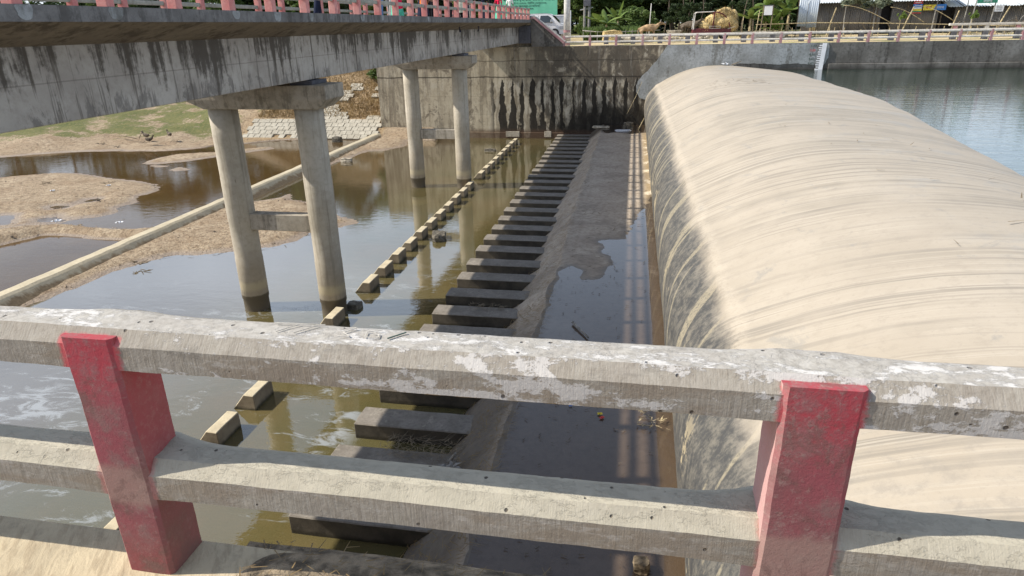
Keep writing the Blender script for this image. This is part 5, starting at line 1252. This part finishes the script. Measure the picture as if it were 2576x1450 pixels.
# ---- white van on the approach
vn = empty('white_van', (-7.15, 52.9, 6.72)); tag(vn, 'white minibus van parked on the bridge approach facing right', 'van')
def van_body():
    side = [(-2.4, .35), (-2.4, 1.5), (-2.3, 1.62), (0.55, 1.66), (.85, 1.62), (1.0, 1.52), (1.55, .98), (1.95, .86), (2.06, .7), (2.1, .4), (2.05, .22), (-2.35, .22)]
    mb = MB(); n = len(side); ws = [(-.86, .04), (-.9, 0), (.9, 0), (.86, .04)]
    for yv, ins in ws:
        for (x, z) in side: mb.v.append((x * (1 - ins * .3), yv * (1 - max(0, z - .9) * .12), z - ins * .3))
    for r_ in range(3):
        for i in range(n): a = r_ * n + i; b_ = r_ * n + (i + 1) % n; mb.f.append((a, b_, b_ + n, a + n))
    mb.f.append(tuple(range(n))[::-1]); mb.f.append(tuple(3 * n + i for i in range(n))); return mb
van_body().obj('body', M['white'], vn, bevel=.03, seg=2)
def side_panel(name, poly, mat, y=-.9, d=.012):
    mb = MB(); mb.prism(poly, 'y', 0, d); mb.v = [(v[0], (y + .0) * (1 - max(0, v[2] - .9) * .12) - .014 + v[1], v[2]) for v in mb.v]; return mb.obj(name, mat, vn)
side_panel('side_window', [(.1, 1.02), (.18, 1.5), (.72, 1.5), (.95, 1.36), (1.12, 1.02)], M['glass']); side_panel('side_window', [(-2.1, 1.04), (-2.1, 1.5), (-.25, 1.52), (-.38, 1.04)], M['glass'])
side_panel('door_seam', [(.0, .35), (.0, 1.5), (.02, 1.5), (.02, .35)], M['darkpost']); side_panel('door_handle', [(.14, .84), (.14, .88), (.3, .88), (.3, .84)], M['darkpost'])
side_panel('headlight', [(1.62, .55), (1.6, .78), (1.98, .76), (2.02, .55)], M['metal'])
wsm = MB(); wsm.v = [(1.02, -.78, 1.49), (1.02, .78, 1.49), (1.56, .84, .99), (1.56, -.84, .99)]; wsm.v = [(v[0] + .03, v[1], v[2] + .015) for v in wsm.v]; wsm.f = [(0, 1, 2, 3)]; wsm.obj('windscreen', M['glass'], vn)
mr = empty('wing_mirror', (1.02, -1.0, 1.1)); mr.parent = vn; MB().box(-.1, .1, -.1, .08, -.08, .12).obj('mirror_shell', M['metal'], mr, bevel=.03)
for x in (-1.5, 1.25):
    for sy in (-.82, .82):
        w_ = empty('wheel', (x, sy, .3)); w_.parent = vn; MB().tube([(0, -.1, 0), (0, .1, 0)], [.31, .31], 20).obj('tyre', M['black'], w_); MB().tube([(0, -.115, 0), (0, .115, 0)], [.17, .17], 14).obj('rim', M['metal'], w_)

# ---- hay cart (three-wheeler loaded with straw)
hc = empty('hay_cart', (5.75, 56, 6.3)); tag(hc, 'red three-wheeled cart overloaded with golden straw', 'cart')
MB().prism([(-1.5, .35), (-1.45, .75), (-1.1, .82), (-.55, .8), (.9, .78), (1.35, .78), (1.35, .35)], 'y', -.62, .62).obj('body', M['maroon'], hc, bevel=.04)
fw_ = MB()
for y in (-.62, .62): fw_.tube([(-1.42, y, .75), (-1.36, y, 1.85), (-1.25, y, 1.95), (.0, y, 1.98)], .03, 6)
fw_.tube([(-1.25, -.62, 1.95), (-1.25, .62, 1.95)], .03, 6); fw_.obj('cab_frame', M['pole'], hc)
MB().box(-1.385, -1.37, -.58, .58, .85, 1.85).obj('windscreen', M['glass'], hc)
hp = MB()
for y in (-.66, .66):
    hp.tube([(0.0, y, .78), (0.05, y, 1.95)], .05, 8)
    pts = [(.05 + 1.2 * math.sin(t * math.pi / 14), y, .75 + 1.2 * math.cos(t * math.pi / 14)) for t in range(0, 8)]
    hp.tube(pts, .045, 8)
hp.obj('hoop', M['maroon'], hc)
gl = MB(); gl.tube([(-.25, -.7, .95), (.55, -.7, .95)], .02, 6); gl.tube([(-.25, -.7, .8), (.55, -.7, .8)], .02, 6); gl.tube([(-.25, -.7, .8), (-.25, -.7, .95)], .02, 6); gl.tube([(.55, -.7, .8), (.55, -.7, .95)], .02, 6); gl.tube([(1.1, -.7, .75), (1.6, -.7, .9)], .02, 6); gl.obj('guard_bar', M['metal'], hc)
for (x, y) in ((-1.0, 0), (.9, -.6), (.9, .6)):
    w_ = empty('wheel', (x, y, .27)); w_.parent = hc; MB().tube([(0, -.07, 0), (0, .07, 0)], [.27, .27], 18).obj('tyre', M['black'], w_); MB().tube([(0, -.08, 0), (0, .08, 0)], [.13, .13], 12).obj('rim', M['metal'], w_)
def hay_me(blobs, seed, n=11000):
    r = random.Random(seed); bm = bmesh.new()
    for (x, y, z, a, b_, c_) in blobs:
        m_ = Matrix.Translation((x, y, z)) @ Matrix.Diagonal((a, b_, c_, 1)); res = bmesh.ops.create_icosphere(bm, subdivisions=3, radius=1, matrix=m_)
        for v in res['verts']: v.co += mnoise.noise_vector(v.co * 4) * .08
    me0 = bmesh.new()
    vs = [v.co.copy() for v in bm.verts]; fs = [[v.index for v in f.verts] for f in bm.faces]; bm.verts.index_update(); fs = [[v.index for v in f.verts] for f in bm.faces]
    base = len(vs)
    for i in range(n):
        x, y, z, a, b_, c_ = blobs[r.randrange(len(blobs))]; d = Vector((r.gauss(0, 1), r.gauss(0, 1), r.gauss(0, 1))).normalized(); p = Vector((x + d.x * a, y + d.y * b_, z + d.z * c_))
        e = Vector((d.x * .4 + r.uniform(-.3, .3), d.y * .3 + r.uniform(-.3, .3), r.uniform(-1, .1))).normalized() * r.uniform(.12, .34); w = Vector((e.y, -e.x, e.z * .2)).normalized() * .012
        k = len(vs); vs += [p - w, p + w, p + e]; fs.append((k, k + 1, k + 2))
    bm.free(); me0.free(); return mesh('straw_load', vs, fs)
blobs = [(-.45, 0, .95, .55, .62, .45), (.0, 0, 1.35, .6, .7, .42), (.6, 0, 1.2, .6, .75, .6), (1.1, 0, 1.35, .6, .75, .65), (.9, 0, 1.85, .55, .65, .42), (.45, 0, 1.75, .35, .5, .3), (1.45, 0, 1.7, .35, .5, .4), (1.5, 0, 1.05, .4, .6, .5)]
r = random.Random(9)
for k in range(12): blobs.append((.35 + k * .11 + r.uniform(-.05, .05), r.uniform(-.5, .2), 2.0 + .12 * math.sin(k * .5) - (.25 if k > 8 else 0) - (.1 if k < 3 else 0), .16, .2, .15))
link('straw_load', hay_me(blobs, 3), M['hay'], hc)['kind'] = 'stuff'

# ------------------------------------------------------------------ creatures
def skin_me(name, verts, edges, radii, root=0, sub=2):
    bm = bmesh.new(); L = bm.verts.layers.skin.verify(); vv = [bm.verts.new(v) for v in verts]
    for a, b_ in edges: bm.edges.new((vv[a], vv[b_]))
    for v, r_ in zip(vv, radii): v[L].radius = (r_, r_) if not isinstance(r_, tuple) else r_
    vv[root][L].use_root = True
    me = bpy.data.meshes.new(name); bm.to_mesh(me); bm.free()
    o = bpy.data.objects.new(name, me); COL.objects.link(o); o.modifiers.new('s', 'SKIN').use_smooth_shade = True; s_ = o.modifiers.new('d', 'SUBSURF'); s_.levels = sub; s_.render_levels = sub
    bpy.context.view_layer.update(); dg = bpy.context.evaluated_depsgraph_get(); m2 = bpy.data.meshes.new_from_object(o.evaluated_get(dg)); m2.name = name
    bpy.data.objects.remove(o); bpy.data.meshes.remove(me); m2.polygons.foreach_set('use_smooth', [True] * len(m2.polygons)); return m2
# cow facing +x
cv = [(-.62, 0, .98), (-.3, 0, 1.0), (.1, 0, .97), (.45, 0, 1.0), (.62, 0, 1.1), (.82, 0, 1.27), (.98, 0, 1.36), (1.2, 0, 1.28), (1.33, 0, 1.24)]
ce = [(i, i + 1) for i in range(8)]; cr_ = [.17, .24, .27, .23, .17, .11, .11, .075, .065]
def leg(pts, rr, at):
    k = len(cv); cv.extend(pts); cr_.extend(rr); ce.append((at, k)); [ce.append((k + i, k + i + 1)) for i in range(len(pts) - 1)]
for s in (-1, 1):
    leg([(.42, .13 * s, .78), (.44, .14 * s, .45), (.43, .14 * s, .1), (.46, .14 * s, .03)], [.1, .055, .035, .045], 3)
    leg([(-.58, .13 * s, .75), (-.5, .14 * s, .56), (-.64, .14 * s, .40), (-.6, .14 * s, .1), (-.57, .14 * s, .03)], [.13, .08, .05, .035, .045], 0)
    leg([(.95, .12 * s, 1.40), (.90, .24 * s, 1.40)], [.04, .018], 6)
leg([(-.80, 0, .95), (-.86, 0, .6), (-.85, 0, .35)], [.04, .018, .03], 0)
leg([(.38, 0, 1.22), (.3, 0, 1.26)], [.1, .06], 3)
cw = empty('cow', (.95, 54.6, 6.28), .12); tag(cw, 'thin tan cow standing behind the far railing facing right', 'cow')
link('body', skin_me('body', cv, ce, cr_, 2), M['cow'], cw)
for s in (-1, 1):
    MB().tube([(.93, .06 * s, 1.44), (.92, .13 * s, 1.52), (.97, .14 * s, 1.62)], [.025, .018, .006], 6).obj('horn', M['polec'], cw); rk_ = MB(); rk_.tube([(1.08, .07 * s, 1.35), (1.1, .085 * s, 1.355)], [.018, .012], 6); rk_.obj('eye', M['black'], cw)
cw.scale = (.95, .95, .95)
# second cow, dark, in shade under trees
cw2 = empty('cow', (4.4, 60.2, 6.4), -.3); tag(cw2, 'dark brown cow in the shade under the trees', 'cow'); o = link('body', cw.children[0].data, None, cw2); o.material_slots[0].link = 'OBJECT'; o.material_slots[0].material = M['bark']
# ducks
dv = [(-.12, 0, .1), (0, 0, .1), (.1, 0, .12), (.16, 0, .2), (.19, 0, .27), (.26, 0, .265), (-.2, 0, .14), (0, .04, .03), (.0, .04, .0), (0, -.04, .03), (0, -.04, 0)]
dme = skin_me('body', dv, [(0, 1), (1, 2), (2, 3), (3, 4), (4, 5), (0, 6), (1, 7), (7, 8), (1, 9), (9, 10)], [.07, .085, .07, .032, .036, .014, .02, .02, .018, .02, .018], 1)
for i, (x, y, a, lab) in enumerate(((-34.6, 42.9, 3.0, 'dark duck on the mud bank, farthest of three with a bluish head'), (-33.6, 41.9, .2, 'brown duck on the mud bank, nearest of three'), (-33.0, 43.3, 2.6, 'brown duck on the mud bank, rightmost of three'))):
    d = empty('duck', (x, y, .13 + max(0, .12 * (y - 39.5))), a); d.scale = (1.6,) * 3; tag(d, lab, 'duck', 'ducks on the mud bank'); link('body', dme, M['bark'], d)
    MB().prism([(.20, .26), (.27, .255), (.2, .275)], 'y', -.015, .015).obj('bill', M['yellow'], d)

# ---- people on the bridge
def person(x, y, face, shirt, legs, dress=None, label='', walk=.0, arm=0.2):
    P = empty('person', (x, y, 7.86), face); tag(P, label, 'person', 'people walking on the bridge')
    w = walk
    hip = .93; v = [(0, 0, hip), (0, 0, 1.1), (0, 0, 1.3), (0, .0, 1.42), (0, 0, 1.5), (0.01, 0, 1.6), (.02, 0, 1.68)]
    e = [(0, 1), (1, 2), (2, 3), (3, 4), (4, 5), (5, 6)]; r_ = [(.13, .1), (.125, .09), (.15, .1), (.10, .08), (.048, .048), (.072, .085), (.075, .07)]
    def ch(pts, rr, at):
        k = len(v); v.extend(pts); r_.extend([(q, q) for q in rr]); e.append((at, k)); [e.append((k + i, k + i + 1)) for i in range(len(pts) - 1)]
    legsP = []
    for s in (-1, 1):
        f = w * s
        L_ = [(f * .05, .09 * s, .86), (f * .5, .1 * s, .5), (f * .75 - abs(f) * .15, .1 * s, .09), (f * .75 + .1, .105 * s, .035)]; legsP.append(L_); ch(L_, [.088, .058, .04, .036], 0)
        A_ = [(0, .18 * s, 1.38), (-f * .3, .23 * s, 1.1), (-f * .5 + .06, .24 * s, .88)]; ch(A_, [.05, .038, .03], 3)
        k = len(v) - 1
        for fi in range(4):      # fingers
            ch([(-f * .5 + .075 + .002 * fi, .24 * s + (fi - 1.5) * .017, .80), (-f * .5 + .085, .238 * s + (fi - 1.5) * .015, .755 + .008 * abs(fi - 1))], [.0095, .008], k)
        ch([(-f * .5 + .10, .225 * s, .83), (-f * .5 + .12, .22 * s, .80)], [.0105, .009], k)
    link('body', skin_me('body', v, e, r_, 0, 1), M['skin'], P)
    # face and hair
    hb = MB(); 
    for a in range(9): pass
    bm = bmesh.new(); bmesh.ops.create_uvsphere(bm, u_segments=12, v_segments=8, radius=.105, matrix=Matrix.Translation((-.012, 0, 1.69)) @ Matrix.Diagonal((1, .85, 1.0, 1)))
    bmesh.ops.delete(bm, geom=[q for q in bm.verts if q.co.z < 1.64 or (q.co.x > .045 and q.co.z < 1.72)], context='VERTS'); link('hair', bm2me('hair', bm, True), M['hair'], P)
    for s in (-1, 1): MB().box(.078, .092, .03 * s - .012, .03 * s + .012, 1.655, 1.67).obj('eye', M['black'], P)
    MB().prism([(.08, 1.66), (.115, 1.615), (.08, 1.61)], 'y', -.014, .014).obj('nose', M['skin'], P)
    MB().box(.078, .09, -.022, .022, 1.582, 1.59).obj('mouth', M['maroon'], P)
    # shirt
    sv = [(0, 0, .95), (0, 0, 1.12), (0, 0, 1.3), (0, 0, 1.42)]; se = [(0, 1), (1, 2), (2, 3)]; sr = [(.155, .12), (.145, .11), (.168, .12), (.115, .095)]
    for s in (-1, 1):
        f = w * s; k = len(sv); sv += [(0, .185 * s, 1.385), (-f * .25, .225 * s, 1.15)]; sr += [(.062, .062), (.055, .055)]; se += [(3, k), (k, k + 1)]
    link('shirt', skin_me('shirt', sv, se, sr, 1, 1), shirt, P)
    if legs:
        tv = [(0, 0, .97), (0, 0, .9)]; te = [(0, 1)]; tr_ = [(.15, .115), (.14, .11)]
        for L_ in legsP:
            k = len(tv); tv += [L_[0], L_[1], L_[2]]; tr_ += [(.105, .105), (.078, .078), (.066, .066)]; te += [(1, k), (k, k + 1), (k + 1, k + 2)]
        link('trousers', skin_me('trousers', tv, te, tr_, 0, 1), legs, P)
        for L_ in legsP: sh_ = MB(); sh_.prism([(L_[3][0] - .14, 0), (L_[3][0] + .13, 0), (L_[3][0] + .12, .05), (L_[3][0] - .02, .1), (L_[3][0] - .14, .09)], 'y', L_[3][1] - .045, L_[3][1] + .045); sh_.obj('shoe', M['black'], P, bevel=.012)
    if dress:
        top_z, hem, m1, m2 = dress; mb = MB(); n = 28; rows = 9
        for j in range(rows):
            t = j / (rows - 1); z = top_z + (hem - top_z) * t
            for k in range(n):
                a = 2 * math.pi * k / n; R_ = (.15 + .12 * t ** .8) * (1 + .07 * t * math.sin(a * 7 + 1)); mb.v.append((R_ * math.cos(a) * .85, R_ * math.sin(a), z + .01 * math.sin(a * 3)))
        for j in range(rows - 1):
            for k in range(n): a = j * n + k; b_ = j * n + (k + 1) % n; mb.f.append((a, b_, b_ + n, a + n))
        o = mb.obj('dress', m1, P, smooth=True)
        if m2:
            o.data.materials.append(m2)
            for p in o.data.polygons:
                if p.center.z < hem + (top_z - hem) * .35 or (p.center.y > .1): p.material_index = 1
    return P
navy = cloth('navy', (.02, .025, .05)); blk = cloth('black', (.012, .012, .015)); jean = cloth('jeans', (.13, .24, .42)); wht = cloth('white', (.7, .7, .68)); crm = cloth('cream', (.62, .62, .48)); orn = cloth('orange', (.85, .22, .02)); rd = cloth('red', (.75, .03, .09)); grn = cloth('green', (.1, .5, .35)); gry = cloth('grey', (.3, .3, .3)); pnk = cloth('pink', (.55, .15, .2))
H = math.pi / 2
person(-9.2, 19.6, H, navy, navy, None, 'person in dark navy clothes on the bridge, nearest the camera', .5)
person(-9.5, 23.3, H, gry, blk, None, 'person in black trousers striding on the bridge', .62)
person(-9.5, 25.5, -H, wht, jean, None, 'person in light blue jeans on the bridge', .25)
person(-9.3, 26.9, H, rd, None, (1.0, .08, rd, grn), 'person in a red and green patterned sari on the bridge')
person(-9.7, 27.2, H, navy, gry, None, 'person in grey trousers walking just behind the red sari', .3)
person(-9.5, 31.0, H, orn, navy, (1.1, .22, orn, navy), 'person in a bright orange outfit on the bridge')
person(-9.9, 33.6, -H, gry, blk, None, 'person in dark clothes behind the orange outfit', .3)
person(-9.4, 35.2, H, wht, blk, None, 'person in a white shirt and black trousers on the bridge', .2)
person(-9.4, 37.4, -H, crm, blk, (1.2, .42, crm, None), 'person in a long cream tunic on the bridge', .1)
person(-9.6, 39.7, H, pnk, navy, None, 'person in a pink shirt and navy trousers on the bridge', .2)
person(-9.8, 41.8, -H, gry, gry, None, 'person in grey clothes on the bridge', .3)
person(-9.5, 43.8, H, navy, navy, None, 'person in dark navy clothes in the far third of the bridge', .2)
person(-9.5, 46.0, H, blk, blk, None, 'person in all black clothes near the far end of the bridge', .25)
person(-9.4, 48.3, H, rd, None, (1.0, .1, rd, grn), 'person in a red and green dress at the far bridge end')
person(-9.0, 50.5, H, wht, blk, None, 'person in a white top standing on the far bridge approach', .1)
